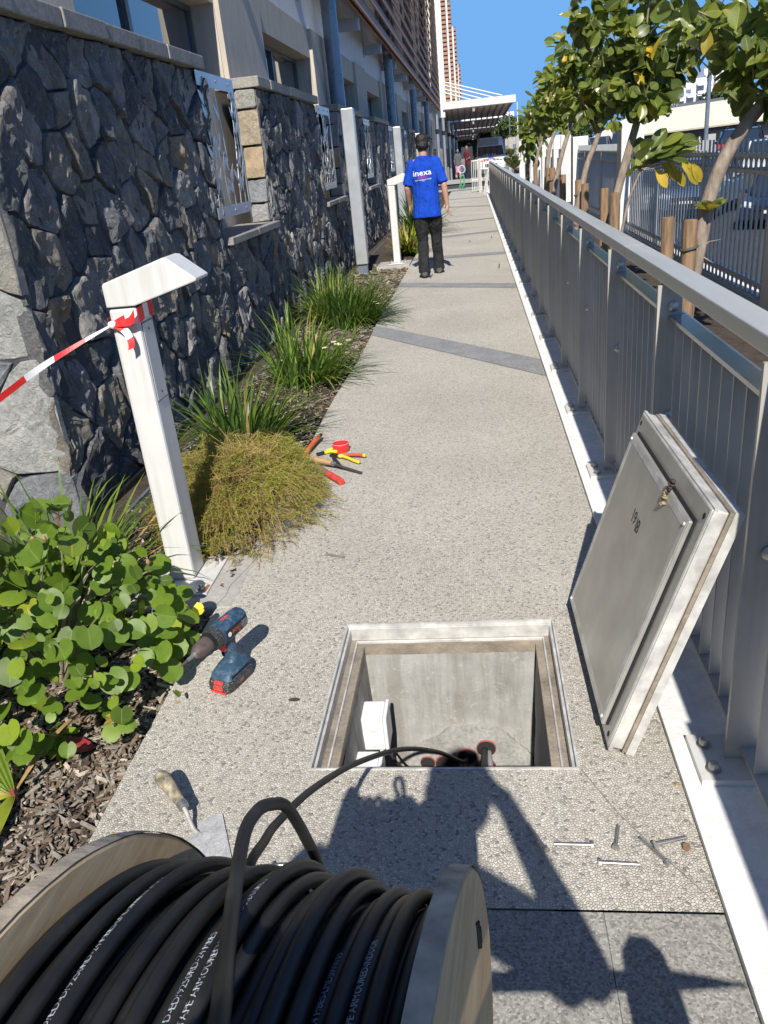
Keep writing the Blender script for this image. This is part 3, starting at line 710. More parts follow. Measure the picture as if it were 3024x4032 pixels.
for k, (y, w0, w1, zt) in enumerate(((6.75,.16,.11,3.4),(13.9,.22,.14,1.63),(20.3,.22,.12,1.55))):
    wp = MB(); zb_ = .06
    wp.hexa([(FN-.12,y-w0,zb_),(FN+.20,y-w0,zb_),(FN+.20,y+w0,zb_),(FN-.12,y+w0,zb_),(FN-.12,y-w0*.9,zt),(FN+.22,y-w0*.9,zt),(FN+.22,y+w0*.9,zt),(FN-.12,y+w0*.9,zt)])
    o = part('fence_pier', wp, M_white, None, bevel=.01)
    tag(o, ('tall white concrete pier at the right edge of the tubular fence','white concrete pier behind the second tree in the fence line','white concrete pier farther along the fence behind the third tree')[k], 'pier', 'white concrete fence piers')
# grey panelled wall piece with curved coping between far piers
# far white posts in the hedge line
slab_labs = ['%s white screen slab beyond the trees, counted away from the camera' % q for q in ('first','second','third','fourth','fifth','sixth','seventh','eighth')]
for k, y in enumerate((22.5,24.5,26.5,28.5,31,34,38,42)):
    o = part('screen_post', MB().box(2.25,2.5,y-.05,y+.05,-.2,1.62+.03*(k % 3)), M_white_paint, None); tag(o, slab_labs[k], 'screen post', 'white screen slabs beyond the trees')
    if k < 5:
        o = part('far_fence', MB().box(2.36,2.42,y+.3,y+1.7,-.1,1.30), M_fence, None); tag(o, 'narrow grey fence panel between the '+('first and second','second and third','third and fourth','fourth and fifth','fifth and sixth')[k]+' white screen slabs', 'fence', 'grey panels beyond the trees')
# white low balustrade at the far end of the path, and the leaning board
wb = thing('white_balustrade', (.2, 33, 0), 'low white balustrade with upright bars at the far end of the path', 'balustrade')
for a, b in (((-.02,33),(.40,33.0)), ((.40,33.0),(.9,35.2))):
    part('rail', MB().bar((*a,1.12),(*b,1.12),.035,.035), M_white, wb); part('rail', MB().bar((*a,.45),(*b,.45),.025,.025), M_white, wb)
    for i in range(7):
        t_ = i/6; x = a[0]+(b[0]-a[0])*t_; y = a[1]+(b[1]-a[1])*t_
        part('baluster', MB().box(x-.008,x+.008,y-.008,y+.008,.05,1.10), M_white, wb)
part('grey_post', MB().box(.22,.32,32.9,33.05,0,1.12), M_rail, wb)
lb = part('leaning_board', MB().bar((.40,30.9,.0),(.56,31.0,.76),.10,.05,(0,1,0)), M_pad, None); tag(lb, 'grey board leaning against the far end of the railing', 'board')
# ring sign with a coiled green hose on a stand
hs = thing('hose_stand', (-.46, 37, 0), 'white ring sign on a green hose reel stand at the far end of the path', 'hose stand')
part('ring', MB().tube([(-.45+.15*math.cos(a),37,.79+.15*math.sin(a)) for a in [2*math.pi*i/24 for i in range(24)]], .018, 6, closed=True), M_white, hs, 60)
part('ring_face', MB().box(-.51,-.37,37.01,37.02,.74,.85), plain('blue_sign', (.10,.10,.25), .5), hs)
M_green = plain('green_hose', (.08,.32,.13), .5)
part('leg', MB().tube([(-.52,37,.62),(-.52,37,.02)], .016, 6), M_green, hs); part('leg', MB().tube([(-.38,37,.62),(-.40,37,.02)], .016, 6), M_green, hs)
part('foot', MB().box(-.62,-.3,36.9,37.1,0,.03), M_bluepipe, hs)
coil = [(-.42+(.085+.01*math.sin(i*1.3))*math.cos(i*.5), 36.95+.003*math.sin(i), .32+(.24+.02*math.sin(i*2.1))*math.sin(i*.5)) for i in range(90)]
part('hose', MB().tube(coil, .012, 5), M_green, hs, 180)
part('brace', MB().tube([(-.6,36.9,.02),(-.52,37,.3)], .012, 5), M_green, hs)

# ------------------------------------------------------------------ text helper: flat lettering as thin mesh
def text_mesh(s, size, bold=.0, name='lettering', extr=0):
    cu = bpy.data.curves.new(name, 'FONT'); cu.body = s; cu.size = size; cu.offset = bold*size; cu.extrude = extr; cu.resolution_u = 2
    o = bpy.data.objects.new(name, cu); col.objects.link(o)
    dg = bpy.context.evaluated_depsgraph_get(); me = bpy.data.meshes.new_from_object(o.evaluated_get(dg))
    bpy.data.objects.remove(o); bpy.data.curves.remove(cu); me.name = name; return me
def text_part(s, size, M_, m, parent, bold=0, fn=None, name='lettering'):
    me = text_mesh(s, size, bold, name); me.materials.clear(); me.materials.append(m)
    for v_ in me.vertices: v_.co = fn(v_.co) if fn else M_ @ v_.co
    return part(name, me, m, parent)

# ------------------------------------------------------------------ pit cover leaning on the railing
lidt = thing('pit_cover', (.31, 2.08, 0), 'square aluminium pit cover leaning against the railing, its underside facing the path', 'pit cover')
A_ = Vector((.343, 1.698, .008)); U_ = Vector((-.012, .752, .0)).normalized()
V_ = (Vector((.553, 0, .70)) - Vector((.325, 0, .0))); V_ = (V_ - U_*V_.dot(U_)).normalized()
W_ = V_.cross(U_).normalized()
if W_.x > 0: W_ = -W_            # towards the path and up
LM = Matrix((U_, V_, W_)).transposed().to_4x4(); LM.translation = A_
Wd, Ht = .752, .722
def lbox(x0, x1, y0, y1, z0, z1): return MB().box(x0, x1, y0, y1, z0, z1, 0, LM)
part('cover_rim', ring_rect(MB(), .0, Wd, 0, Ht, .014, -.010, .012), M_alu, lidt)
lr = lidt.children[-1].data; lr.transform(LM)
part('concrete_fill', lbox(.014, Wd-.014, .014, Ht-.014, -.008, .008), M_pad, lidt)
part('gasket', lbox(.003, Wd-.003, .003, Ht-.003, .0125, .0222), M_dirt_alu, lidt)
o = part('side_frame', lbox(.006, Wd-.006, .006, Ht-.006, .0225, .062), M_alu, lidt, bevel=.004)
for a in ((.001, Wd-.001, .001, .0055), (.001, Wd-.001, Ht-.0055, Ht-.001), (.001, .0055, .0065, Ht-.0065), (Wd-.0055, Wd-.001, .0065, Ht-.0065)):
    part('edge_lip', lbox(a[0], a[1], a[2], a[3], .05, .060), M_alu, lidt)
part('flange_plate', lbox(.011, Wd-.011, .011, Ht-.011, .0625, .0640), M_stain_alu, lidt)
part('black_seal', lbox(.052, Wd-.048, .040, Ht-.058, .0642, .069), M_black_rubber, lidt)
part('tray', lbox(.058, Wd-.040, .034, Ht-.066, .0692, .0805), M_stain_alu, lidt, bevel=.003)
tr = ring_rect(MB(), .062, Wd-.044, .038, Ht-.070, .022, .0807, .0817)
part('tray_border', tr, M_alu, lidt); lidt.children[-1].data.transform(LM)
part('tray_panel', lbox(.085, Wd-.067, .061, Ht-.093, .0806, .0812), M_stain_alu, lidt)
for a, b in ((.074,.05),(Wd-.056,.05),(.074,Ht-.082),(Wd-.056,Ht-.082)):
    part('rivet', MB().lathe([(.006,.0),(.005,.004),(.001,.005)], 10, LM @ Matrix.Translation((a, b, .0816))), M_alu, lidt, 60)
for a, b in ((.03,.03),(Wd-.03,.03),(.03,Ht-.035),(Wd-.03,Ht-.035)):
    part('hole', MB().lathe([(.008,0),(.008,.0006)], 12, LM @ Matrix.Translation((a, b, .0641))), M_hole, lidt)
def lum(seed, a, b, n, s_):
    r_ = random.Random(seed); m_ = MB()
    for k in range(n):
        c = LM @ Vector((a+r_.gauss(0,s_), b+r_.gauss(0,s_*1.6), .0825+r_.uniform(0,.005))); m_.ball(c, r_.uniform(.004,.0085), 6, (1,1.6,.6))
    return m_
part('dried_foam', lum(3, .25, Ht-.085, 8, .007), plain('dried_foam', (.30,.235,.12), .9, 0, .4, 60), lidt, 180)
part('tar_blob', lum(4, .235, Ht-.052, 7, .008), plain('tar', (.06,.045,.035), .9), lidt, 180)
M_ink = plain('marker_ink', (.03,.03,.035), .7)
tm = LM @ Matrix.Translation((.47, Ht-.235, .1200)) @ Matrix.Rotation(R(180), 4, 'Z') @ Matrix.Rotation(R(0), 4, 'Y')
# the number is hand written on the tray, read from the camera side
for i, (dx, ch_) in enumerate(((0,'1'),(.024,'9'),(.052,'1'),(.070,'8'))):
    me = text_mesh(ch_, .054, .012); me.materials.clear(); me.materials.append(M_ink)
    Mx = LM @ Matrix.Translation((.44-dx, Ht-.245+.004*(i % 2)-.003*i, .0816)) @ Matrix.Scale(-1, 4, (1,0,0)) @ Matrix.Rotation(R(8), 4, 'Z')
    me.transform(Mx); part('handwritten_number', me, M_ink, lidt)
r_ = random.Random(12); sm = MB()
for k in range(26):
    a, b = r_.uniform(.2,.6), r_.uniform(.1,.58); l_ = r_.uniform(.004,.03)
    p = [(a,b),(a+.0016,b),(a+.0016+l_*.2,b+l_),(a+l_*.2,b+l_)]
    sm.add([LM @ Vector((x, y, .0815)) for x, y in p], [(0,1,2,3)])
part('scratches', sm, plain('pale_scratch', (.62,.61,.58), .6), lidt)

# ------------------------------------------------------------------ cable reel on its stand
reel = thing('cable_reel', (-.18, .255, .705), 'big plywood cable reel wound with thick black cable in front of the camera', 'cable reel')
AX = Matrix.Translation((0, .255, .705)) @ Matrix.Rotation(R(90), 4, 'Y')     # local z -> +X
def disc(x0, x1, r_, m, name='flange', hole=.02):
    n = 72; mb = MB(); vs = []; rng2 = [(hole,x0),(r_-.003,x0),(r_,x0+.003),(r_,x1-.003),(r_-.003,x1),(hole,x1)]
    for rr, h in rng2:
        for j in range(n):
            a = 2*math.pi*j/n; vs.append(AX @ Vector((rr*math.cos(a), rr*math.sin(a), h)))
    fs = []
    for i in range(6):
        for j in range(n): fs.append((i*n+j, i*n+(j+1)%n, ((i+1)%6)*n+(j+1)%n, ((i+1)%6)*n+j))
    mb.add(vs, fs); return part(name, mb, m, reel, 30)
t = NT('flange_plywood'); v = t.pos()
a = t.noise(t.pos((8,1,1)), 7, 6, .6, dist=.6); b = t.noise(t.pos((1,1,9)), 9, 5, .6); d = t.noise(v, 3, 5, .6)
cc = t.ramp(a.outputs[0], [(.3,(.54,.39,.21)),(.55,(.64,.49,.29)),(.75,(.70,.56,.36))])
cc = t.mix(.45, cc, t.ramp(b.outputs[0], [(.35,(.55,.47,.38)),(.6,(1,1,1))]), 'MULTIPLY')
cc = t.mix(.5, cc, t.ramp(d.outputs[0], [(.35,(.6,.52,.42)),(.6,(1,1,1))]), 'MULTIPLY')
t.p(Base_Color=cc, Roughness=.62, Specular_IOR_Level=.3, Normal=t.bump(b.outputs[0], .15, .003)); M_flange = t.mat
M_edge = plain('worn_plywood_edge', (.42,.35,.26), .8, 0, .4, 30, .6, 60, .003)
disc(-.338, -.322, .356, M_flange); disc(-.046, -.028, .350, M_flange)
for x0, x1, rr in ((-.3375,-.3225,.3572),(-.0455,-.0285,.3512)):
    m_ = MB(); vs = []
    for h in (x0, x1):
        for j in range(96):
            a = 2*math.pi*j/96; q = rr+.0012*mnoise.noise((j*.8,h*40,1)); vs.append(AX @ Vector((q*math.cos(a), q*math.sin(a), h)))
    m_.add(vs, [(j,(j+1)%96,96+(j+1)%96,96+j) for j in range(96)]); part('flange_edge', m_, M_edge, reel, 180)
part('hub', MB().lathe([(.19,-.322),(.19,-.046)], 40, AX), M_flange, reel, 40)
for k in range(3):
    a = R(40+120*k); part('flange_bolt', MB().lathe([(.016,-.0275),(.016,-.020),(.008,-.018)], 12, AX @ Matrix.Translation((.16*math.cos(a), .16*math.sin(a), 0))), M_zinc, reel, 40)
mk = [(-.0272, .255+.30*math.cos(R(24+i*1.2)), .705+.30*math.sin(R(24+i*1.2))+(.02*math.sin(i*1.9))) for i in range(9)]
part('pencil_mark', MB().tube(mk, .0012, 4), M_ink, reel, 180)
# windings: rings drifting sideways, each turn its own part
t = NT('cable_sheath'); v = t.pos(); nz = t.noise(v, 12, 5, .6); n2 = t.noise(v, 180, 3)
cc = t.ramp(nz.outputs[0], [(.35,(.008,.0085,.010)),(.6,(.022,.021,.020)),(.78,(.055,.050,.043))]); t.p(Base_Color=cc, Roughness=.5, Specular_IOR_Level=.4, Normal=t.bump(n2.outputs[0], .12, .0008)); M_sheath = t.mat
NW = 23; CR = .0064; turn_pos = []
r_ = random.Random(31)
def turn(x_a, x_b, R0, seed, a0=0, a1=360, bulge=0, n=110):
    pts = []
    for i in range(n+1):
        f = i/n; a = R(a0+(a1-a0)*f)
        rr = R0 + .0012*math.sin(3*a+seed) + bulge*max(0, math.cos(a-R(70)))**3
        xx = x_a+(x_b-x_a)*f + .0014*math.sin(a*2+seed*1.7)
        pts.append(Vector((xx, .255+rr*math.cos(a), .705+rr*math.sin(a))))
    return pts
under = MB()
for k in range(23):
    x = -.314+.0118*k; under.tube(turn(x, x+.010, .310, k*1.3, -40, 320), CR, 8)
part('inner_windings', under, M_sheath, reel, 180)
for k in range(NW):
    x = -.314+.0118*k; big = .333 if k in (5,11,12,16) else .328 if k % 2 else .320
    big += r_.uniform(-.0015,.0015)
    if k >= 17: big -= .005
    sl = r_.uniform(.008,.013)
    P_ = turn(x-sl/2, x+sl/2, big, r_.uniform(0,6), -40, 320, r_.uniform(0,.006)); turn_pos.append((x, big, P_, sl))
    part('cable_turn', MB().tube(P_, CR, 10), M_sheath, reel, 180)
# printed lettering on the sheath
M_print = plain('white_print', (.34,.38,.42), .6)
def wrap_text(s, k, start, size=.0125, off=0):
    x, big, P_, sl = turn_pos[k]; 
    def fn(c):
        u, v_ = c.x, -(c.y - size*.35)
        ang = R(start) - u/big         # runs up and over the turn
        f = ((math.degrees(ang)+40) % 360)/360*(len(P_)-1); i = int(f); ctr = P_[i].lerp(P_[min(i+1,len(P_)-1)], f-i)
        rad = Vector((0, math.cos(ang), math.sin(ang))); th = off - v_/CR
        return ctr + (rad*math.cos(th) + Vector((1,0,0))*math.sin(th)*-1)*(CR+.0003)
    text_part(s, size, None, M_print, reel, .0, fn, 'printed_lettering')
def top(k, deg): return deg
wrap_text('R-D/ED-D/9250RD-24 FIBES-LMDSWW03/24 215', 5, 88, .0076, .5)
wrap_text('FULL TAPE ARMOURED-INDOOR/OUTDOOR-L 2', 12, 88, .0076, .4)
wrap_text('D-ED/9250RD-24 FIBES', 11, 84, .0076, .4)
wrap_text('FULL TAPE CORRUGATED-O', 8, 112, .0076, .5)
wrap_text('D-ED/9250RD-24 FIBES-LMDSWW03', 18, 88, .0070, .4); wrap_text('FULL TAPE ARMOURED-INDOOR', 20, 84, .0070, .3); wrap_text('LMDSWW03/24 215', 0, 140, .0076, .4)
# the slack loop standing up from the windings
loop = [(-.110,.06,1.09),(-.130,.16,1.128),(-.147,.25,1.108),(-.175,.33,1.056),(-.2016,.42,1.013),(-.219,.495,.985),(-.2165,.527,.977),(-.212,.55,.961),(-.2054,.57,.937),(-.198,.589,.875),(-.194,.60,.817),(-.19,.58,.74)]
RR = Matrix.Translation((-.18,.255,0)) @ Matrix.Rotation(R(5), 4, 'Z') @ Matrix.Translation((.18+.02,-.255,0))     # the reel as a whole is turned 5 degrees
loop = [RR @ Vector(q) for q in loop]
part('slack_loop', MB().tube(spline(loop, 8), .0060, 12), M_sheath, reel, 180)
# stand: two steel uprights with an axle
std = thing('reel_stand', (-.1, .255, 0), 'steel jack stand with an axle rod carrying the plywood cable reel', 'reel stand')
part('axle', MB().tube([(-.56,.255,.70),(-.18,.255,.705),(.34,.255,.765),(.40,.255,.77),(.52,.255,.775)], [.016,.016,.016,.014,.002], 12), M_zinc, std, 60)
for x in (-.46, .335):
    m_ = MB(); poly = [(-.055,.46),(-.035,.40),(-.030,.02),(.030,.02),(.035,.40),(.055,.46),(.052,.66),(.040,.745),(.018,.775),(-.018,.775),(-.040,.745),(-.052,.66)]
    m_.prism(poly, lambda a, b: (x+a*1.0, .25, b+(.07 if x > 0 else 0)), lambda a, b: (x+a*1.0, .262, b+(.07 if x > 0 else 0))); part('upright', m_, M_bluepipe, std)
    part('foot', MB().bar((x,-.02,.02),(x,.50,.02),.05,.03), M_bluepipe, std)
    part('brace', MB().bar((x,.06,.03),(x,.24,.42),.03,.03,(1,0,0)), M_bluepipe, std); part('brace', MB().bar((x,.45,.03),(x,.27,.42),.03,.03,(1,0,0)), M_bluepipe, std)
# loose end running from the reel into the pit
cb = thing('loose_cable', (-.3, .7, .7), 'black cable running in an arc from the reel into the open pit', 'cable')
cpts = [(-.285,.50,.60),(-.305,.60,.70),(-.317,.70,.706),(-.330,.80,.648),(-.343,.90,.582),(-.340,1.1,.460),(-.322,1.4,.252),(-.258,1.7,.032),(-.185,1.95,-.197),(-.130,2.2,-.457),(-.112,2.30,-.53)]
part('jacket', MB().tube(spline(cpts, 8), .0068, 10), M_sheath, cb, 180)

for q_ in (reel, std): q_.rotation_euler = (0,0,R(-5)); q_.location.x -= .02

# ------------------------------------------------------------------ bollard lights
def bollard_light(name_label):
    b_ = thing('bollard_light', (0, 0, 0), name_label, 'bollard light', 'white bollard lights with slanted heads')
    m_ = MB(); m_.box(-.055,.05,0,.135,.012,1.108); part('post', m_, M_white_paint, b_, bevel=.012)
    hp = [(-.057,1.112),(.048,1.112),(.285,1.178),(.288,1.187),(.195,1.262),(.180,1.264),(-.050,1.196),(-.057,1.188)]
    part('head', MB().prism(hp, lambda a, b: (a, -.003, b), lambda a, b: (a, .138, b)), M_white_paint, b_, bevel=.007)
    part('joint', MB().box(-.053,.048,.002,.133,1.1075,1.1125), M_dark_metal, b_)
    part('light_panel', MB().add([(.06,.012,1.1135),(.26,.012,1.169),(.26,.123,1.169),(.06,.123,1.1135)], [(3,2,1,0)]), M_boxgrey, b_)
    hatch = part('hatch', MB().box(.0505,.0525,.018,.117,.76,1.045), M_white_paint, b_, bevel=.001)
    for zz in (.785,1.02): part('screw', MB().lathe([(.005,0),(.005,.001)], 8, Matrix.Translation((.0527,.067,zz)) @ Matrix.Rotation(R(90), 4, 'Y')), M_dark_metal, hatch)
    part('hatch_gap', MB().box(.0501,.0504,.014,.121,.755,1.05), M_frame, b_)
    pl_ = part('base_plate', MB().box(-.13,.135,-.12,.20,.003,.013), M_white_paint, b_, bevel=.003)
    for x in (-.105,.105):
        for y in (-.09,.17):
            part('anchor_bolt', MB().lathe([(.022,.013),(.022,.016),(.013,.0165),(.013,.028),(.007,.0285),(.007,.040)], 12, Matrix.Translation((x,y,0))), M_zinc, pl_, 30)
    part('rust_stain', MB().add([(.112,-.10,.0136),(.13,-.115,.0136),(.132,-.05,.0136),(.118,-.045,.0136)], [(0,1,2,3)]), plain('rust', (.30,.11,.03), .9), pl_)
    return b_
bl = bollard_light('white bollard light with a slanted head and barrier tape tied round it, nearest the camera'); bl.location = (-1.245, 2.745, 0)
bl2 = copy_tree(bl, (-1.20, 12.66, .02), None, 'second white bollard light, beside the man in blue', bl['group'])
bl3 = copy_tree(bl, (-1.2, 22.6, .02), None, 'farthest white bollard light, hidden behind the man in blue', bl['group'])
for x0, x1, y0, y1, zz in ((-1.42,-.985,2.53,2.975,.003),(-1.5,-1.0,12.40,13.0,.02),(-1.5,-.97,22.3,22.9,.02)):
    o = part('light_footing', MB().box(x0,x1,y0,y1,-.25,zz), M_pad, None, bevel=.01); o['kind'] = 'structure'
# tall square light columns
for k, (x, y, h) in enumerate(((-1.66,12.1,2.18),(-1.66,20.0,2.14),(-1.66,27.9,2.14))):
    lc = thing('light_column', (x, y, 0), ('tall white square light column standing in the bed beside the basalt wall','second tall white square light column, behind the head of the man in blue','third tall white square light column far along the wall')[k], 'light column', 'tall white square light columns')
    part('shaft', MB().box(x-.085,x+.085,y-.08,y+.08,.12,h), M_lightcol, lc, bevel=.012)
    part('side_diffuser', MB().box(x+.0855,x+.089,y-.06,y+.06,.2,h-.05), M_metal, lc)
    part('stub', MB().box(x-.07,x+.07,y-.05,y+.05,-.2,.119), M_bluepipe, lc)

# ------------------------------------------------------------------ red and white barrier tape
tp = thing('barrier_tape', (-1.3, 2.74, 1.05), 'red and white barrier tape knotted round the nearest bollard light', 'barrier tape')
M_tw = NT('tape_white'); M_tw.p(Base_Color=(.80,.78,.78), Roughness=.35, Transmission_Weight=.0); M_tw = M_tw.mat
M_tr = plain('tape_red', (.72,.03,.03), .35, 0, .1, 20)
def ribbon(name, pts, wv, seg, ph=0):
    P_ = spline(pts, 10); m_ = MB(); d = ph
    for i in range(len(P_)-1):
        a, b = P_[i], P_[i+1]; f0, f1 = i/(len(P_)-1), (i+1)/(len(P_)-1); wa, wb_ = wv(f0), wv(f1)
        mi = int(d/seg) % 2; d += (b-a).length
        m_.add([a-wa, b-wb_, b+wb_, a+wa], [(0,1,2,3)], mi)
    return part(name, m_, [M_tw, M_tr], tp, 180)
Z_ = Vector((0,0,1))
ribbon('long_tail', [(-1.292,2.735,1.055),(-1.40,2.66,1.008),(-1.52,2.58,.95),(-1.64,2.50,.877),(-1.9,2.33,.72)], lambda f: Vector((0,.006*math.sin(f*7)*(.4+f),.003+.009*min(1,f*2.0))), .12, .02)
ribbon('wrap', [(-1.292,2.737,1.055),(-1.25,2.735,1.066),(-1.196,2.738,1.075),(-1.190,2.752,1.08),(-1.189,2.82,1.088),(-1.19,2.885,1.083),(-1.25,2.888,1.07),(-1.306,2.885,1.06),(-1.307,2.80,1.057),(-1.305,2.74,1.055)], lambda f: Vector((0,0,.008+.018*min(1,f*4))), .05, .05)
ribbon('loose_end', [(-1.290,2.732,1.055),(-1.262,2.722,1.050),(-1.235,2.712,1.030),(-1.222,2.705,.998),(-1.224,2.700,.972)], lambda f: Vector((.011,.004,.008-.004*f)), .04, .03)
ribbon('loose_end', [(-1.29,2.73,1.053),(-1.255,2.715,1.06),(-1.215,2.712,1.066),(-1.19,2.708,1.088)], lambda f: Vector((0,.004,.004+.016*f)), .2, .25)
part('knot', MB().ball((-1.288,2.730,1.055), .016, 8, (1.2,.7,.9)), M_tw, tp, 180)

# ------------------------------------------------------------------ trowel
tw = thing('trowel', (-.76, 1.45, 0), 'mortar trowel with a worn wooden handle lying flat beside the pit', 'trowel')
hd = [Vector((-.893,1.567,.062)), Vector((-.884,1.555,.066)), Vector((-.868,1.540,.067)), Vector((-.845,1.516,.064)), Vector((-.822,1.492,.058)), Vector((-.808,1.478,.055))]
part('handle', MB().tube(spline(hd,4), [.012,.0155,.018,.0195,.0205,.021,.0212,.021,.0205,.02,.0192,.0185,.0175,.0168,.016,.0155,.0148,.0142,.0136,.013,.013], 14), plain('worn_handle', (.27,.235,.165), .85, 0, .8, 48, .5, 70, .004), tw, 60)
part('ferrule', MB().tube([(-.808,1.478,.055),(-.797,1.466,.051)], .0142, 14), M_zinc, tw, 60)
part('tang', MB().tube(spline([(-.797,1.466,.051),(-.787,1.455,.042),(-.780,1.447,.024),(-.770,1.437,.010),(-.755,1.424,.0075)],5), .0058, 8), plain('cement_stained_steel', (.42,.41,.38), .7, .3, .2, 40), tw, 60)
bpoly = [(-.757,1.474),(-.712,1.492),(-.640,1.335),(-.700,1.25),(-.795,1.312)]
part('blade', MB().prism(bpoly, lambda a, b: (a, b, .004), lambda a, b: (a, b, .0058)), concrete('cement_blade', (.47,.47,.47), .25, 30, .3, (.6,.6,.6), .7, .6), tw)

# ------------------------------------------------------------------ cordless drill
dr = thing('cordless_drill', (-.84, 2.04, 0), 'scuffed blue cordless drill standing on its battery by the flower bed', 'drill')
DF = Vector((-.36, -.93, 0)).normalized()       # drill axis points to the flower bed
DS = Vector((DF.y, -DF.x, 0))                      # to the right hand side seen along the axis... flipped below
DM = Matrix((DF, -DS, Vector((0,0,1)))).transposed().to_4x4(); DM.translation = (-.846, 2.07, 0)
t = NT('scuffed_blue'); v = t.pos(); a = t.noise(v, 45, 6, .7, dist=.5); b = t.noise(v, 160, 4, .6)
cc = t.ramp(a.outputs[0], [(.45,(.020,.055,.10)),(.6,(.055,.105,.16)),(.75,(.20,.24,.28))]); cc = t.mix(t.ramp(b.outputs[0], [(.62,0),(.72,.6)]), cc, (.33,.34,.35))
t.p(Base_Color=cc, Roughness=.55); M_dblue = t.mat
t = NT('speckled_black'); v = t.pos(); b = t.noise(v, 330, 3, .6); cc = t.ramp(b.outputs[0], [(.58,(.022,.022,.024)),(.66,(.38,.38,.38))]); t.p(Base_Color=cc, Roughness=.6); M_dblack = t.mat
t = NT('speckled_red'); v = t.pos(); b = t.noise(v, 330, 3, .6); cc = t.ramp(b.outputs[0], [(.58,(.55,.03,.025)),(.66,(.6,.35,.33))]); t.p(Base_Color=cc, Roughness=.55); M_dred = t.mat
def dring(cx, cz, ry, rz, x, n=18, sq=2.6, dy=0):
    out = []
    for j in range(n):
        a = 2*math.pi*j/n; c_, s_ = math.cos(a), math.sin(a)
        out.append(DM @ Vector((x, dy+ry*math.copysign(abs(c_)**(2/sq), c_), cz+rz*math.copysign(abs(s_)**(2/sq), s_))))
    return out
def zring(z, x0, x1, hy, sq=3, n=20):
    out = []; cx, hx = (x0+x1)/2, (x1-x0)/2
    for j in range(n):
        a = 2*math.pi*j/n; c_, s_ = math.cos(a), math.sin(a)
        out.append(DM @ Vector((cx+hx*math.copysign(abs(c_)**(2/sq), c_), hy*math.copysign(abs(s_)**(2/sq), s_), z)))
    return out
part('motor_housing', MB().loft([dring(0,.192,.022,.026,-.098), dring(0,.192,.030,.034,-.090), dring(0,.192,.033,.037,-.06), dring(0,.192,.034,.037,.0), dring(0,.192,.033,.036,.034)]), M_dblue, dr, 40)
part('gear_collar', MB().loft([dring(0,.192,.0335,.0365,.0345,sq=2), dring(0,.192,.0345,.0375,.05,sq=2), dring(0,.192,.0335,.0355,.066,sq=2)]), M_dblack, dr, 40)
part('torque_ring', MB().loft([dring(0,.192,.032,.032,.0665,sq=2), dring(0,.192,.031,.031,.078,sq=2), dring(0,.192,.030,.030,.0785,sq=2)]), M_dark_metal, dr, 30)
part('chuck', MB().loft([dring(0,.192,.0265,.0265,.079,sq=2), dring(0,.192,.0265,.0265,.10,sq=2), dring(0,.192,.023,.023,.124,sq=2), dring(0,.192,.015,.015,.140,sq=2)]), plain('brown_chuck', (.115,.085,.075), .5, .2, .25, 60), dr, 30)
part('chuck_jaws', MB().loft([dring(0,.192,.011,.011,.1402,sq=2), dring(0,.192,.009,.009,.146,sq=2)]), M_zinc, dr, 30)
part('bit_holder', MB().loft([dring(0,.192,.0058,.0058,.1462,6,2), dring(0,.192,.0058,.0058,.172,6,2)]), M_metal, dr)
part('bit', MB().loft([dring(0,.192,.0036,.0036,.1722,6,2), dring(0,.192,.0036,.0036,.192,6,2), dring(0,.192,.001,.003,.202,6,2)]), plain('bit_steel', (.2,.15,.12), .5, .6), dr)
part('top_label', MB().loft([dring(0,.1945,.012,.036,-.035,10), dring(0,.1945,.012,.036,.0,10)]), M_dred, dr, 40)
part('handle', MB().loft([zring(.158,-.042,.004,.0195), zring(.14,-.036,.010,.0185), zring(.11,-.040,.006,.018), zring(.088,-.046,.004,.0195), zring(.078,-.052,.012,.024)]), M_dblue, dr, 50)
part('trigger', MB().loft([zring(.152,.002,.026,.009), zring(.138,.004,.030,.010), zring(.126,.004,.022,.009)]), plain('red_trigger', (.65,.05,.04), .45), dr, 50)
for k in range(5):
    s_ = 1-.16*k; pts = []
    for j in range(20):
        a = 2*math.pi*j/20; pts.append(DM @ Vector((-.014+.020*s_*math.cos(a), -.0188, .108+.022*s_*math.sin(a))))
    part('grip_line', MB().tube(pts, .0011, 5, closed=True), M_boxgrey, dr, 180)
part('grip_pad', MB().loft([[DM @ Vector((-.014+.022*math.cos(2*math.pi*j/20), y_, .108+.024*math.sin(2*math.pi*j/20))) for j in range(20)] for y_ in (-.0165,-.0185)]), M_black_rubber, dr, 40)
part('foot', MB().loft([zring(.0785,-.050,.014,.024,4), zring(.072,-.058,.030,.034,5), zring(.056,-.064,.058,.041,6), zring(.042,-.066,.064,.043,6)]), M_dblue, dr, 40)
part('battery', MB().loft([zring(.0415,-.066,.066,.0425,7), zring(.032,-.067,.074,.044,7), zring(.010,-.066,.076,.044,7), zring(.0035,-.062,.070,.041,7)]), M_dblack, dr, 40)
part('battery_button', MB().hexa([DM @ Vector(q) for q in ((.060,-.018,.014),(.079,-.018,.014),(.079,.018,.014),(.060,.018,.014),(.055,-.018,.0425),(.070,-.018,.0425),(.070,.018,.0425),(.055,.018,.0425))]), M_dred, dr, bevel=.003)
part('battery_strip', MB().box(.060,.0785,-.030,.030,.0035,.0105, 0, DM), M_dred, dr, bevel=.002)
M_dtext = plain('red_print', (.50,.12,.08), .6)
def side_text(s, x, z, size, m, y_):     # on the side of the drill that faces the path
    text_part(s, size, None, m, dr, .02, lambda c: DM @ Vector((x - c.x, y_, z + c.y)), 'lettering')
part('side_plate', MB().box(-.082,.022,.0315,.0355,.175,.208, 0, DM), M_dark_metal, dr, bevel=.002)
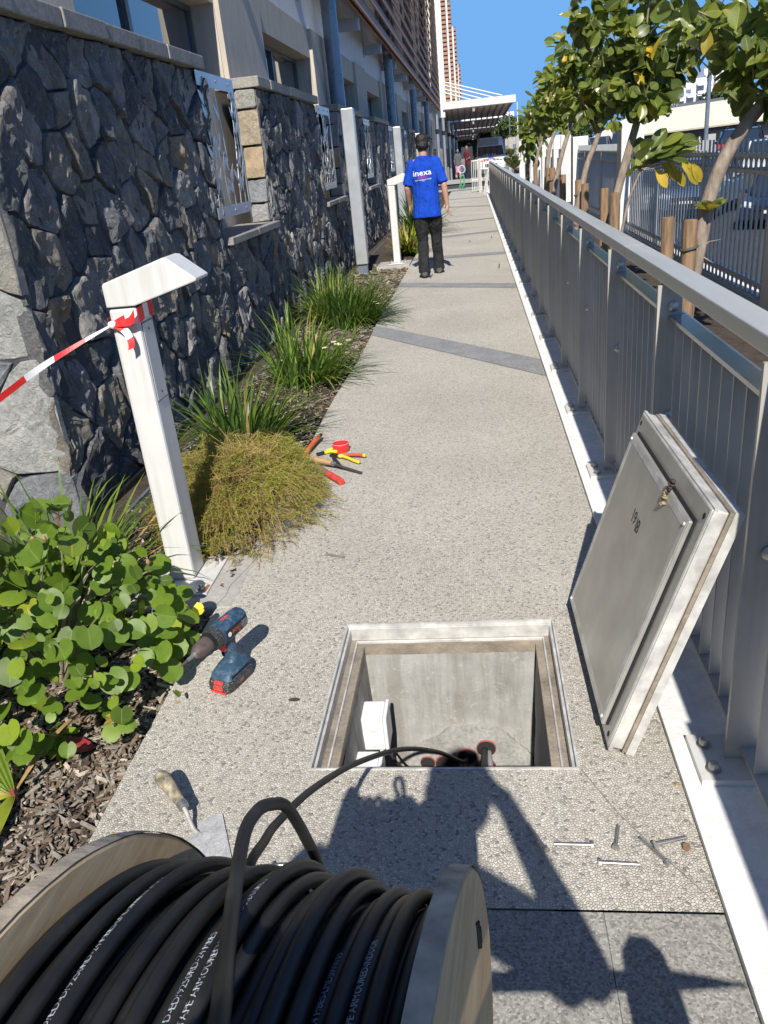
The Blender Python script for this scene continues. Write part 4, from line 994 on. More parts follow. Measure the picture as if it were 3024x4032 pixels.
part('maker_badge', MB().lathe([(.008,0),(.008,.001)], 16, DM @ Matrix.Translation((.010,.0356,.191)) @ Matrix.Rotation(R(-90), 4, 'X')), M_boxgrey, dr)
side_text('BOSCH', -.003, .187, .017, M_dtext, .0360); side_text('18V', -.03, .178, .009, M_dtext, .0360)
for q in range(4): part('vent', MB().box(-.078+.007*q,-.0745+.007*q,.0356,.0364,.179,.204, 0, DM), M_bluepipe, dr)
part('belly', MB().loft([dring(0,.166,.020,.012,-.075), dring(0,.165,.024,.013,0), dring(0,.167,.022,.012,.034)]), M_dblack, dr, 40)
side_text('18V', .02, .016, .016, M_dtext, .0442)
for q in range(3): part('side_line', MB().box(-.05,.05,.0425,.0432,.047+.004*q,.0485+.004*q, 0, DM), M_dark_metal, dr)

# ------------------------------------------------------------------ small tools and bolts
def hexbolt(x0, y0, x1, y1, label, r_=.0042):      # head at the first end
    h = thing('hex_bolt', (x0, y0, 0), label, 'bolt', 'bolts left on the path')
    a, b = Vector((x0, y0, .0065)), Vector((x1, y1, .0045)); d = (b-a).normalized()
    part('shank', MB().tube([a+d*.004, b], r_, 8), M_zinc, h, 60); part('head', MB().tube([a-d*.003, a+d*.004], .0085, 6), M_zinc, h)
    return h
hexbolt(.099,1.385,.063,1.461,'zinc bolt with its head towards the camera, leftmost of the bolts right of the shadow')
hexbolt(.206,1.400,.119,1.403,'zinc bolt lying crosswise, its head to the right, above the lowest bolt')
hexbolt(.257,1.393,.274,1.460,'short zinc bolt pointing along the path, between the two crosswise bolts and the crossed pair')
hexbolt(.364,1.351,.317,1.424,'zinc bolt crossed under another, its head towards the camera')
hexbolt(.344,1.402,.422,1.426,'zinc bolt lying beside the rusty nut near the kerb')
hexbolt(.215,1.350,.301,1.347,'zinc bolt nearest the grey pavers, its head to the left')
hexbolt(-.681,2.938,-.599,2.907,'single zinc bolt lying on the path in front of the fine leaved bush')
hexbolt(-.54,1.33,-.49,1.335,'zinc bolt half hidden behind the cable loop')
o = part('nut', MB().tube([(.415,1.397,.001),(.415,1.397,.010)], .0095, 6), plain('rusty_nut', (.24,.15,.085), .85, .2), None); tag(o, 'small rusty nut on the path beside the kerb', 'nut')
o = part('mud_flake', MB().ball((-.62,1.962,.003), .014, 8, (1.4,.6,.25)), M_soil, None, 180); tag(o, 'small dark flake of dirt on the path left of the pit', 'dirt flake')
tr_ = thing('tape_roll', (-.81, 4.24, 0), 'roll of red insulating tape standing among the hand tools', 'tape roll')
part('roll', MB().lathe([(.040,.003),(.047,.003),(.048,.006),(.048,.046),(.047,.049),(.040,.049)], 28, Matrix.Translation((-.815,4.245,0))), M_tr, tr_, 40)
part('core', MB().lathe([(.0398,.002),(.0395,.049),(.037,.0495),(.037,.004)], 28, Matrix.Translation((-.815,4.245,0))), M_black_rubber, tr_, 40)
part('rim_edge', MB().tube([(-.815+.0475*math.cos(2*math.pi*i/24),4.245+.0475*math.sin(2*math.pi*i/24),.0495) for i in range(24)], .0022, 5, closed=True), plain('pink_edge', (.75,.35,.36), .5), tr_, 180)
M_yel = plain('yellow_grip', (.72,.55,.03), .45); M_redg = plain('red_grip', (.62,.06,.03), .45)
pl_ = thing('pliers', (-.78, 4.115, 0), 'insulated pliers with red and yellow handles in front of the tape roll', 'pliers')
part('handle', MB().tube(spline([(-.79,4.12,.018),(-.75,4.12,.02),(-.70,4.112,.02),(-.662,4.100,.018)],5), .009, 8), M_redg, pl_, 180)
part('handle', MB().tube(spline([(-.79,4.11,.018),(-.755,4.08,.018),(-.715,4.035,.017),(-.678,4.003,.015)],5), .009, 8), M_yel, pl_, 180)
part('grip_end', MB().tube([(-.668,4.102,.018),(-.655,4.098,.018)], .0098, 8), M_yel, pl_, 60)
part('joint', MB().ball((-.795,4.115,.018), .018, 10, (1.2,1,.6)), M_yel, pl_, 60)
part('jaw', MB().bar((-.80,4.118,.018),(-.862,4.145,.016),.022,.012), M_dark_metal, pl_, bevel=.003)
pc = thing('cutters', (-.88, 4.21, 0), 'small cutters with yellow grips left of the tape roll', 'cutters')
part('handle', MB().tube([(-.905,4.20,.012),(-.87,4.215,.014),(-.83,4.20,.014)], .010, 8), M_yel, pc, 180); part('handle', MB().tube([(-.90,4.23,.012),(-.865,4.25,.014),(-.84,4.27,.012)], .009, 8), M_yel, pc, 180)
part('blade', MB().bar((-.905,4.205,.012),(-.945,4.18,.01),.025,.012), M_black_rubber, pc)
ot = thing('hacksaw_handle', (-.99, 4.3, 0), 'tool with an orange handle lying at the edge of the strap leaf plants', 'hand tool')
part('grip', MB().tube(spline([(-1.012,4.13,.02),(-.998,4.24,.03),(-.985,4.34,.034),(-.972,4.42,.034)],4), .014, 10), plain('orange_grip', (.60,.13,.03), .5), ot, 180)
part('tip', MB().tube([(-.972,4.42,.034),(-.966,4.465,.034)], [.013,.008], 10), M_black_rubber, ot, 60)
cs = thing('chisel', (-.81, 3.955, 0), 'wood handled chisel lying across the red pipe handle', 'chisel')
part('handle', MB().tube([(-.955,4.050,.032),(-.94,4.040,.034),(-.85,3.985,.034),(-.822,3.967,.032)], [.012,.0165,.016,.013], 12), plain('light_wood', (.46,.29,.15), .5, 0, .15, 20), cs, 60)
part('ferrule', MB().tube([(-.822,3.967,.032),(-.803,3.956,.030)], .012, 12), M_metal, cs, 60); part('ferrule', MB().ball((-.96,4.053,.031), .012, 10), M_metal, cs, 60)
part('blade', MB().bar((-.803,3.956,.029),(-.648,3.857,.010),.016,.005), plain('old_steel', (.12,.10,.085), .6, .5), cs)
rh = thing('pipe_wrench_handle', (-.8, 3.8, 0), 'rusty tool handle dipped in red paint, nearest of the hand tools', 'hand tool')
part('shaft', MB().tube([(-.90,3.955,.018),(-.82,3.84,.019)], .0175, 12), plain('rusty_steel', (.22,.13,.08), .85, .2, .35, 50), rh, 60)
part('red_end', MB().tube([(-.82,3.84,.019),(-.733,3.722,.019)], .0185, 12), plain('chipped_red', (.55,.06,.045), .6, 0, .3, 60), rh, 60)
sp = thing('putty_knife', (-.85, 4.05, 0), 'black putty knife lying under the chisel', 'putty knife')
part('handle', MB().bar((-.835,4.10,.012),(-.768,3.945,.010),.022,.010), M_black_rubber, sp, bevel=.003)
part('blade', MB().prism([(-.93,4.05),(-.86,4.10),(-.83,4.02),(-.86,4.0)], lambda a, b: (a,b,.004), lambda a, b: (a,b,.006)), M_bluepipe, sp)

# ------------------------------------------------------------------ people
def mat_skin(name, c): return plain(name, c, .5, 0, .06, 30)
M_skin = mat_skin('skin', (.48,.27,.18)); M_hair = plain('dark_hair', (.012,.010,.009), .55, 0, .4, 90, .8, 220, .004)
def cloth(name, c, rough=.85, wr=.6):
    t = NT(name); v = t.pos((1,1,.45)); a = t.noise(v, 14, 4, .6, dist=.8); b = t.noise(t.pos(), 220, 2)
    cc = t.ramp(a.outputs[0], [(.3, tuple(x*.85 for x in c)), (.7, tuple(min(1,x*1.1) for x in c))])
    n1 = t.bump(a.outputs[0], wr, .06); t.p(Base_Color=cc, Roughness=rough, Specular_IOR_Level=.2, Normal=t.bump(b.outputs[0], .15, .001, n1)); return t.mat
M_shirt = cloth('royal_blue_cotton', (.008,.058,.43)); M_trouser = cloth('black_work_trousers', (.026,.026,.028), .9, 1.0)
M_shoe = plain('dusty_black_shoe', (.07,.066,.06), .8, 0, .3, 40)
def remesh(o, vox, sm=6):
    r = o.modifiers.new('remesh', 'REMESH'); r.mode = 'VOXEL'; r.voxel_size = vox; r.use_smooth_shade = True
    s_ = o.modifiers.new('smooth', 'SMOOTH'); s_.factor = .5; s_.iterations = sm
def ell(z, rx, ry, cx=0, cy=0, n=20, sq=2.3):
    out = []
    for j in range(n):
        a = 2*math.pi*j/n; c_, s_ = math.cos(a), math.sin(a)
        out.append((cx+rx*math.copysign(abs(c_)**(2/sq), c_), cy+ry*math.copysign(abs(s_)**(2/sq), s_), z))
    return out
def person(label, loc, rz, arms, feet, colors, head=(0,.02,1.645), group=None, vox=.009, fold=True, tor=0):
    # arms: per side (shoulder, elbow, wrist, knuckle); feet: per side (knee, ankle); local frame faces +Y
    root = thing('person', loc, label, 'person', group); root.rotation_euler = (0,0,rz)
    LP = lambda o: setattr(o, 'matrix_parent_inverse', Matrix.Identity(4)) or o
    shirt, trou, skin, hair, shoe = colors
    b = MB(); hx, hy, hz = head
    rings = []
    for z, rx, ry, dy in ((-.125,.035,.045,.035),(-.11,.05,.065,.03),(-.08,.062,.082,.02),(-.03,.072,.093,.01),(.02,.077,.098,.0),(.06,.074,.093,-.005),(.095,.055,.07,-.008),(.115,.02,.03,-.008)):
        rings.append(ell(hz+z, rx, ry, hx, hy+dy, 20, 2))
    b.loft(rings)
    b.capsule((hx*.7, hy-.02, 1.45), (hx, hy-.02, hz-.06), .052, .052)
    b.capsule((hx, hy+.095, hz-.005), (hx, hy+.118, hz-.035), .010, .015, 8)               # nose
    for s_ in (-1, 1):
        b.ball((hx+s_*.083, hy-.008, hz-.012), .026, 10, (.42,.75,1.15))                     # ears
        b.ball((hx+s_*.03, hy+.088, hz+.012), .016, 8)                                       # brow
    b.capsule((hx-.022, hy+.095, hz-.07), (hx+.022, hy+.095, hz-.07), .011, .011, 8)
    b.capsule((-.12,0,1.40), (.12,0,1.40), .06, .06); b.capsule((0,0,1.0), (0,0,1.33), .085, .085)
    for sh, el, wr, kn in arms:
        sh, el, wr, kn = map(Vector, (sh, el, wr, kn))
        b.capsule(sh, el, .050, .040); m1 = el.lerp(wr, .3); b.capsule(el, m1, .040, .041); b.capsule(m1, wr, .041, .027)
        d = (kn-wr).normalized(); side = d.cross(Vector((1,0,0)) if abs(d.x) < .8 else Vector((0,0,1))).normalized(); nrm = d.cross(side)
        b.capsule(wr, wr+d*.03, .027, .028)
        for q in range(4):
            o_ = side*(.024-.016*q); b.capsule(wr+d*.02+o_*.7, wr+d*.085+o_, .014, .0125, 8)
            L_ = (.066,.078,.074,.058)[q]; cd_ = (d+nrm*.35*(1 if sh.x < 0 else -1)).normalized(); p1 = wr+d*.085+o_; p2 = p1+cd_*L_*.5; cd2 = (d+nrm*.9*(1 if sh.x < 0 else -1)).normalized()
            b.capsule(p1, p2, .0105, .0098, 8); b.capsule(p2, p2+cd2*L_*.5, .0098, .0085, 8)
        b.capsule(wr+d*.02+side*.018, wr+d*.055+side*.045+nrm*.012, .014, .012, 8); b.capsule(wr+d*.055+side*.045+nrm*.012, wr+d*.088+side*.048+nrm*.02, .012, .010, 8)
    body = LP(part('body', b, skin, root)); remesh(body, .0062 if vox < .01 else vox, 4)
    # hair cap
    h = MB(); rings = []
    for z, k in ((-.075,.80),(-.05,.97),(-.02,1.05),(.02,1.065),(.06,1.07),(.095,1.08),(.122,.9)):
        rx = {(-.075):.062}.get(z, .077)*k*(1 if z < .09 else .78 if z < .11 else .3); ry = rx*1.08
        rings.append(ell(hz+z, rx, ry, hx, hy-.022-(.012 if z < 0 else 0), 20, 2))
    h.loft(rings); ho = LP(part('hair', h, hair, root)); remesh(ho, .006 if vox < .01 else vox, 2)
    if fold:
        th = bpy.data.textures.get('hair_tufts') or bpy.data.textures.new('hair_tufts', 'CLOUDS'); th.noise_scale = .018; th.noise_depth = 3
        d_ = ho.modifiers.new('tufts', 'DISPLACE'); d_.texture = th; d_.strength = .022; d_.mid_level = .4; d_.texture_coords = 'GLOBAL'
    # shirt
    s_ = MB()
    rs = [ell(.745,.188,.125,.0,-.005), ell(.80,.186,.128), ell(.90,.178,.122), ell(1.02,.168,.112), ell(1.15,.172,.112), ell(1.28,.182,.115), ell(1.37,.182,.108), ell(1.425,.150,.09), ell(1.468,.088,.080,0,-.012), ell(1.492,.074,.075,0,-.018)]
    s_.loft(rs)
    for sh, el, wr, kn in arms:
        sh, el = Vector(sh), Vector(el); m1 = sh.lerp(el, .78); s_.capsule(sh+Vector((-.02 if sh.x > 0 else .02,0,.0)), m1, .072, .066, 16); s_.tube([m1, sh.lerp(el, .92)], [.066,.070], 16)
    so = LP(part('shirt', s_, shirt, root)); remesh(so, .011 if vox < .01 else vox*1.2, 5)
    if fold:
        tx = bpy.data.textures.get('cloth_folds') or bpy.data.textures.new('cloth_folds', 'CLOUDS'); tx.noise_scale = .13; tx.noise_depth = 2
        d_ = so.modifiers.new('folds', 'DISPLACE'); d_.texture = tx; d_.strength = .022; d_.mid_level = .5; d_.texture_coords = 'GLOBAL'
    # trousers
    t_ = MB()
    for i, (kn, an) in enumerate(feet):
        sx = -.085 if i == 0 else .085; kn, an = Vector(kn), Vector(an)
        t_.tube([(sx*.75,0,.93),(sx*.95,0,.82),(sx*1.05+(kn.x-sx)*.3,kn.y*.4,.68),kn+Vector((0,0,.03)),kn-Vector((0,0,.10)),an+Vector((0,0,.16)),an+Vector((0,-.01,.0)),an-Vector((0,0,.045))], [.085,.100,.098,.080,.074,.072,.078,.082], 18)
    t_.loft([ell(.80,.160,.100), ell(.90,.155,.095), ell(.95,.145,.085)])
    to = LP(part('trousers', t_, trou, root)); remesh(to, .012 if vox < .01 else vox*1.2, 4)
    if fold:
        d_ = to.modifiers.new('folds', 'DISPLACE'); d_.texture = tx; d_.strength = .024; d_.mid_level = .5; d_.texture_coords = 'GLOBAL'
    for i, (kn, an) in enumerate(feet):
        a = Vector(an); m_ = MB(); z0 = a.z-.09
        rg = []
        for y, wx, zt in ((-.085,.030,.05),(-.075,.040,.075),(-.02,.042,.085),(.05,.046,.07),(.12,.048,.05),(.165,.036,.038),(.18,.015,.03)):
            rg.append([(a.x+wx*c_, a.y+y, z0+zt*(.5+.5*s2)) for c_, s2 in [(math.cos(q)*1.0, math.sin(q)) for q in [2*math.pi*j/14 for j in range(14)]]])
        m_.loft(rg); LP(part('shoe', m_, shoe, root, 60))
    return root, so
# the worker walking away
MX, MY = -.615, 11.2
man, shirt_o = person('person in a royal blue t-shirt and black work trousers walking away along the path', (MX, MY, 0), R(2),
    [((-.168,.02,1.395),(-.238,.00,1.13),(-.225,.12,.915),(-.215,.16,.845)), ((.165,-.01,1.41),(.240,-.085,1.13),(.268,-.05,.885),(.276,-.03,.81))],
    [((-.082,.03,.49),(-.080,-.20,.115)), ((.10,.12,.50),(.112,.17,.10))], (M_shirt, M_trouser, M_skin, M_hair, M_shoe), head=(-.005,.01,1.635))
bpy.context.view_layer.update()
from mathutils.bvhtree import BVHTree
dg = bpy.context.evaluated_depsgraph_get(); bv = BVHTree.FromObject(shirt_o, dg)
M_pw = plain('white_shirt_print', (.8,.8,.8), .7); M_pr = plain('crimson_shirt_print', (.42,.03,.13), .7)
def shirt_print(s, size, cx, z, m, bold, width=None, rot=R(3.0), name='print', shear=0):
    me = text_mesh(s, size, bold, name); me.materials.clear(); me.materials.append(m)
    bm = bmesh.new(); bm.from_mesh(me); bmesh.ops.triangulate(bm, faces=bm.faces); bmesh.ops.subdivide_edges(bm, edges=[e for e in bm.edges if e.calc_length() > size*.3], cuts=1); bm.to_mesh(me); bm.free()
    xs = [v_.co.x for v_ in me.vertices]; w0 = max(xs)-min(xs); k = (width/w0) if width else 1; mx = (max(xs)+min(xs))/2
    for v_ in me.vertices:
        x, y = (v_.co.x-mx)*k, v_.co.y
        x, y = x*math.cos(rot)-y*math.sin(rot), x*math.sin(rot)+y*math.cos(rot)
        hit = bv.ray_cast(Vector((cx+x, -1, z+y)), Vector((0,1,0)))
        yy = hit[0].y-.0035 if hit[0] else -.1
        v_.co = (cx+x, yy, z+y)
    o = link(name, me, man); o.matrix_parent_inverse = Matrix.Identity(4); return o
shirt_print('inexa', .098, -.025, 1.262, M_pw, .008, .235)
shirt_print('RESEAUX', .034, -.02, 1.228, M_pr, .03, .125)
shirt_print('ELECTRICITE - TELECOMMUNICATION - ELECTRONIQUE', .014, -.02, 1.205, M_pw, .02, .215)
shirt_print('974', .014, -.018, 1.190, M_pw, .01, .03)
# the person taking the photograph, seen only by the shadow
ph_m = (cloth('grey_shirt', (.2,.2,.22)), cloth('dark_jeans', (.04,.05,.08)), M_skin, M_hair, M_shoe)
photog, _s = person('person standing behind the reel holding up a phone, seen only by the shadow', (-.22, -.27, 0), R(0),
    [((-.165,0,1.40),(-.17,.12,1.12),(.12,.235,1.37),(.175,.235,1.43)), ((.17,0,1.40),(.45,.06,1.15),(.315,.225,1.40),(.275,.235,1.46))],
    [((-.10,.02,.50),(-.10,-.02,.10)), ((.10,.02,.50),(.10,-.02,.10))], ph_m, head=(.205,.07,1.60), fold=False)
ph = part('phone', MB().box(-.037,.037,-.110,.050,.016,.024, 0, mw), M_dark_metal, None, bevel=.002); tag(ph, 'dark phone held up by the person behind the reel', 'phone')
# group walking at the far end
far_c = [((.10,.10,.12),(.55,.28,.33)), ((.10,.02,.03),(.03,.03,.04)), ((.25,.24,.27),(.10,.12,.22))]
for k, (x, y, rz, s_, lab) in enumerate(((-.82,52,R(200),.93,'person in a pink skirt at the far end of the path'), (-.24,50,R(150),1.0,'person in a dark red shirt walking at the far end of the path'), (-.45,51.5,R(170),.72,'small seated looking person between the two far walkers'))):
    cset = (cloth('far_top_%d' % k, far_c[k][0]), cloth('far_legs_%d' % k, far_c[k][1]), mat_skin('far_skin_%d' % k, (.22,.12,.08)), M_hair, M_shoe)
    q, _ = person(lab, (x, y, 0), rz, [((-.165,0,1.40),(-.22,.06,1.13),(-.14,.20,1.05),(-.10,.25,1.05)), ((.165,0,1.40),(.23,-.03,1.13),(.24,.05,.88),(.24,.07,.82))],
        [((-.085,.05,.50),(-.085,.10,.10)), ((.085,-.02,.50),(.085,-.16,.10))], cset, group='people walking at the far end', vox=.03, fold=False); q.scale = (s_, s_, s_)

# ------------------------------------------------------------------ vehicles
M_tyre = plain('tyre', (.02,.02,.02), .8); M_rim = plain('rim', (.45,.46,.47), .35, .8); M_lamp = plain('clear_lamp', (.75,.77,.8), .1, .3); M_chrome = plain('chrome', (.6,.6,.62), .15, 1)
def car_paint(name, c): return plain(name, c, .25, .2, .05, 3, coat=.8)
def car(label, loc, rz, paint, L_=4.3, W_=1.76, H_=1.5, group='cars parked behind the fence', rails=False):
    r = thing('parked_car', (0,0,0), label, 'car', group); hw = W_/2; x0 = -L_/2
    prof = [(0,.28),(.02,.52),(.10,.68),(.55,.82),(1.05,.95),(L_-.6,1.0),(L_-.1,.92),(L_,.62),(L_-.03,.28)]
    b = MB(); n = len(prof)
    rings = []
    for w_, ins in ((-hw,.0),(-hw+.06,.0),(hw-.06,0),(hw,0)):
        k = .94 if abs(w_) == hw else 1
        rings.append([(x0+L_/2+(p-L_/2)*(.985 if k < 1 else 1), w_, .28+(z-.28)*k) for p, z in prof])
    b.loft([list(q) for q in rings]); part('body', b, paint, r, 40, bevel=.02)
    cab = [(1.05,.94),(1.75,H_-.04),(2.2,H_),(L_-1.2,H_),(L_-.35,.98)]; c = MB()
    c.loft([[(x0+p, w_*(1 if z < 1.1 else .80), z) for p, z in cab] for w_ in (-hw+.07, hw-.07)]); part('glasshouse', c, M_glass, r)
    part('roof', MB().loft([[(x0+1.72, w_, H_-.03),(x0+2.2, w_, H_+.012),(x0+L_-1.2, w_, H_+.012),(x0+L_-1.1, w_, H_-.03)] for w_ in (-hw*.78, hw*.78)]), paint, r, bevel=.01)
    for s_ in (-1, 1):
        for p0, p1 in (((1.02,.95),(1.74,H_-.02)), ((2.35,.98),(2.3,H_-.02)), ((L_-.42,.98),(L_-1.2,H_-.02))):
            part('pillar', MB().bar((x0+p0[0], s_*(hw-.055), p0[1]), (x0+p1[0], s_*hw*.80, p1[1]), .06, .05), paint, r)
        h = part('headlight', MB().hexa([(x0+.06,s_*(hw-.38),.60),(x0+.10,s_*(hw-.03),.60),(x0+.32,s_*(hw-.005),.74),(x0+.16,s_*(hw-.36),.70),(x0+.05,s_*(hw-.38),.66),(x0+.09,s_*(hw-.03),.70),(x0+.36,s_*(hw-.01),.80),(x0+.18,s_*(hw-.36),.74)]), M_lamp, r)
        part('mirror', MB().ball((x0+1.35, s_*(hw+.08), 1.0), .09, 10, (.7,1,.7)), paint, r, 60)
        for wx in (.80, L_-.85):
            M_ = Matrix.Translation((x0+wx, s_*(hw-.10), .31)) @ Matrix.Rotation(R(90), 4, 'X')
            w_ = part('wheel', MB().lathe([(.20,-.10),(.29,-.105),(.31,-.08),(.31,.08),(.29,.105),(.20,.10)], 24, M_), M_tyre, r, 40); part('rim', MB().lathe([(.20,-.102),(.05,-.09),(.05,.09),(.20,.102)], 20, M_), M_rim, w_, 30)
    part('grille', MB().box(x0-.008, x0+.06, -.5,.5,.55,.66), M_dark_metal, r); part('lower_grille', MB().box(x0-.010, x0+.05, -.6,.6,.32,.45), M_dark_metal, r); part('number_plate', MB().box(x0-.018, x0-.01, -.26,.26,.46,.55), M_white, r)
    if rails:
        for s_ in (-1, 1): part('roof_rail', MB().tube([(x0+1.9,s_*hw*.72,H_+.03),(x0+2.1,s_*hw*.72,H_+.08),(x0+L_-1.3,s_*hw*.72,H_+.08),(x0+L_-1.1,s_*hw*.72,H_+.03)], .02, 6), M_dark_metal, r, 60)
        part('tail_light', MB().box(x0-.012, x0+.1, .55,.78,.78,.95), M_tr, r)
    r.location = loc; r.rotation_euler = (0,0,rz); return r
car('dark navy car parked behind the fence nearest the white pier', (9.4, 27.0, -1.4), R(62), car_paint('navy_paint', (.012,.022,.06)))
car('blue grey people carrier parked behind the fence right of the second tree', (8.0, 31.0, -1.25), R(62), car_paint('steel_blue_paint', (.13,.19,.30)), 4.5, 1.85, 1.75)
car('silver car parked behind the fence left of the people carrier', (6.3, 33.0, -1.3), R(62), car_paint('silver_paint', (.35,.37,.39)), 4.2, 1.76, 1.5)
car('dark estate car with roof rails on the upper car park', (12.1, 41.0, -.25), R(70), car_paint('black_paint', (.015,.017,.02)), 4.4, 1.8, 1.5, rails=True)
car('white car on the upper car park beside the dark estate car', (11.6, 35.5, -.75), R(70), car_paint('white_car_paint', (.7,.7,.7)), 4.3, 1.78, 1.55)
for k, (x, y, c_, lab) in enumerate(((4.9,44,(.6,.6,.6),'white car seen between the far screen slabs and the third tree'),(6.4,47,(.12,.13,.14),'dark grey car seen above the panel wall'),(8.6,50,(.55,.56,.57),'pale van like car under the lower leaves of the second tree'))):
    car(lab, (x, y, -.1), R(75), car_paint('far_car_paint_%d' % k, c_), 4.2, 1.76, 1.6 if k < 2 else 1.9)
struct('upper_car_park', MB().box(8.5, 60, 33, 130, -1.4, -.27).box(3.2,8.5,40,130,-1.4,-.12), M_asphalt)
o = struct('parking_line', MB().box(2.9,3.0,6,30,-1.399,-1.395), M_white)
# ambulance van
vn = thing('ambulance', (1.34, 62, -.38), 'white ambulance van with a blue star parked at the far end of the path', 'van')
vx, vz, vy = 1.34, -.38, 61.0
M_vanw = car_paint('van_white', (.78,.78,.78))
def vring(z, hw_, yf, yb): return [(vx-hw_,yb,vz+z),(vx-hw_,yf+.12,vz+z),(vx-hw_+.14,yf,vz+z),(vx+hw_-.14,yf,vz+z),(vx+hw_,yf+.12,vz+z),(vx+hw_,yb,vz+z)]
part('body', MB().loft([vring(.30,.95,vy,vy+5.6), vring(.95,.98,vy-.02,vy+5.6), vring(1.22,.98,vy+.25,vy+5.6), vring(1.38,.97,vy+.75,vy+5.6), vring(2.0,.92,vy+1.25,vy+5.6), vring(2.14,.91,vy+1.35,vy+5.6), vring(2.5,.86,vy+1.65,vy+5.6), vring(2.58,.74,vy+1.85,vy+5.5)]), M_vanw, vn, 35)
part('windscreen', MB().hexa([(vx-.90,vy+.765,vz+1.40),(vx+.90,vy+.765,vz+1.40),(vx+.84,vy+1.255,vz+2.0),(vx-.84,vy+1.255,vz+2.0),(vx-.90,vy+.735,vz+1.405),(vx+.90,vy+.735,vz+1.405),(vx+.84,vy+1.225,vz+2.0),(vx-.84,vy+1.225,vz+2.0)]), M_glass, vn)
part('grey_cap_front', MB().hexa([(vx-.84,vy+1.30,vz+2.06),(vx+.60,vy+1.30,vz+2.06),(vx+.55,vy+1.60,vz+2.48),(vx-.80,vy+1.60,vz+2.48),(vx-.84,vy+1.25,vz+2.07),(vx+.60,vy+1.25,vz+2.07),(vx+.55,vy+1.56,vz+2.48),(vx-.80,vy+1.56,vz+2.48)]), plain('van_grey', (.30,.31,.34), .4), vn)
part('bumper', MB().box(vx-.96,vx+.96,vy-.08,vy+.2,vz+.28,vz+.62), M_frame, vn, bevel=.04)
part('grille', MB().box(vx-.42,vx+.42,vy-.045,vy+.06,vz+.68,vz+.90), M_dark_metal, vn, bevel=.02)
part('emblem', MB().lathe([(.10,0),(.09,.02)], 16, Matrix.Translation((vx,vy-.046,vz+.93)) @ Matrix.Rotation(R(90), 4, 'X')), M_chrome, vn)
for s_ in (-1, 1):
    part('headlight', MB().hexa([(vx+s_*.55,vy-.03,vz+.72),(vx+s_*.93,vy+.02,vz+.72),(vx+s_*.95,vy+.16,vz+.74),(vx+s_*.55,vy+.1,vz+.74),(vx+s_*.62,vy-.02,vz+.92),(vx+s_*.94,vy+.04,vz+1.02),(vx+s_*.95,vy+.2,vz+1.02),(vx+s_*.62,vy+.1,vz+.95)]), M_lamp, vn)
    part('mirror', MB().box(vx+s_*1.12-.09,vx+s_*1.12+.09,vy+.95,vy+1.08,vz+1.30,vz+1.62), M_dark_metal, vn, bevel=.03)
    part('mirror_arm', MB().bar((vx+s_*.95,vy+1.0,vz+1.4),(vx+s_*1.1,vy+1.0,vz+1.42),.05,.05), M_dark_metal, vn)
    for wy in (.85, 4.5):
        M_ = Matrix.Translation((vx+s_*.88, vy+wy, vz+.34)) @ Matrix.Rotation(R(90), 4, 'Y')
        w_ = part('wheel', MB().lathe([(.22,-.11),(.34,-.10),(.34,.10),(.22,.11)], 22, M_), M_tyre, vn, 40); part('rim', MB().lathe([(.22,-.112),(.05,-.10),(.05,.10),(.22,.112)], 18, M_), M_rim, w_)
    for q in range(3):
        a = s_*(.18+.22*q); zb2 = vz+1.10-.025*q
        part('chevron', MB().hexa([(vx+a,vy+.07,zb2),(vx+a+s_*.16,vy+.07,zb2-.02),(vx+a+s_*.10,vy+.20,zb2+.075),(vx+a-s_*.06,vy+.20,zb2+.095)]+[(vx+a,vy+.05,zb2+.01),(vx+a+s_*.16,vy+.05,zb2-.01),(vx+a+s_*.10,vy+.18,zb2+.085),(vx+a-s_*.06,vy+.18,zb2+.105)]), M_tr, vn)
M_starb = plain('star_blue', (.03,.08,.5), .4)
for q in range(3):
    a = R(60*q); d1 = Vector((math.sin(a),0,math.cos(a))); c = Vector((vx, vy+.37, vz+1.30))
    d1 = Vector((d1.x, d1.z*.75, d1.z*.5)).normalized()
    part('star_arm', MB().bar(c-d1*.17, c+d1*.17, .075, .02, (0,-.55,.83)), M_starb, vn)
part('number_plate', MB().box(vx-.26,vx+.26,vy-.095,vy-.08,vz+.42,vz+.53), M_white, vn)
for q in range(5): part('dashboard_paper', MB().box(vx-.5+.19*q,vx-.40+.19*q,vy+.70,vy+.71,vz+1.43,vz+1.48+.02*(q % 2)), M_white, vn)
# rubbish screen and light structures round the van
o = part('grey_gate', MB().box(-.75,.1,66,66.1,-.6,1.75), M_metal, None); tag(o, 'pale grey gate behind the walking group', 'gate')

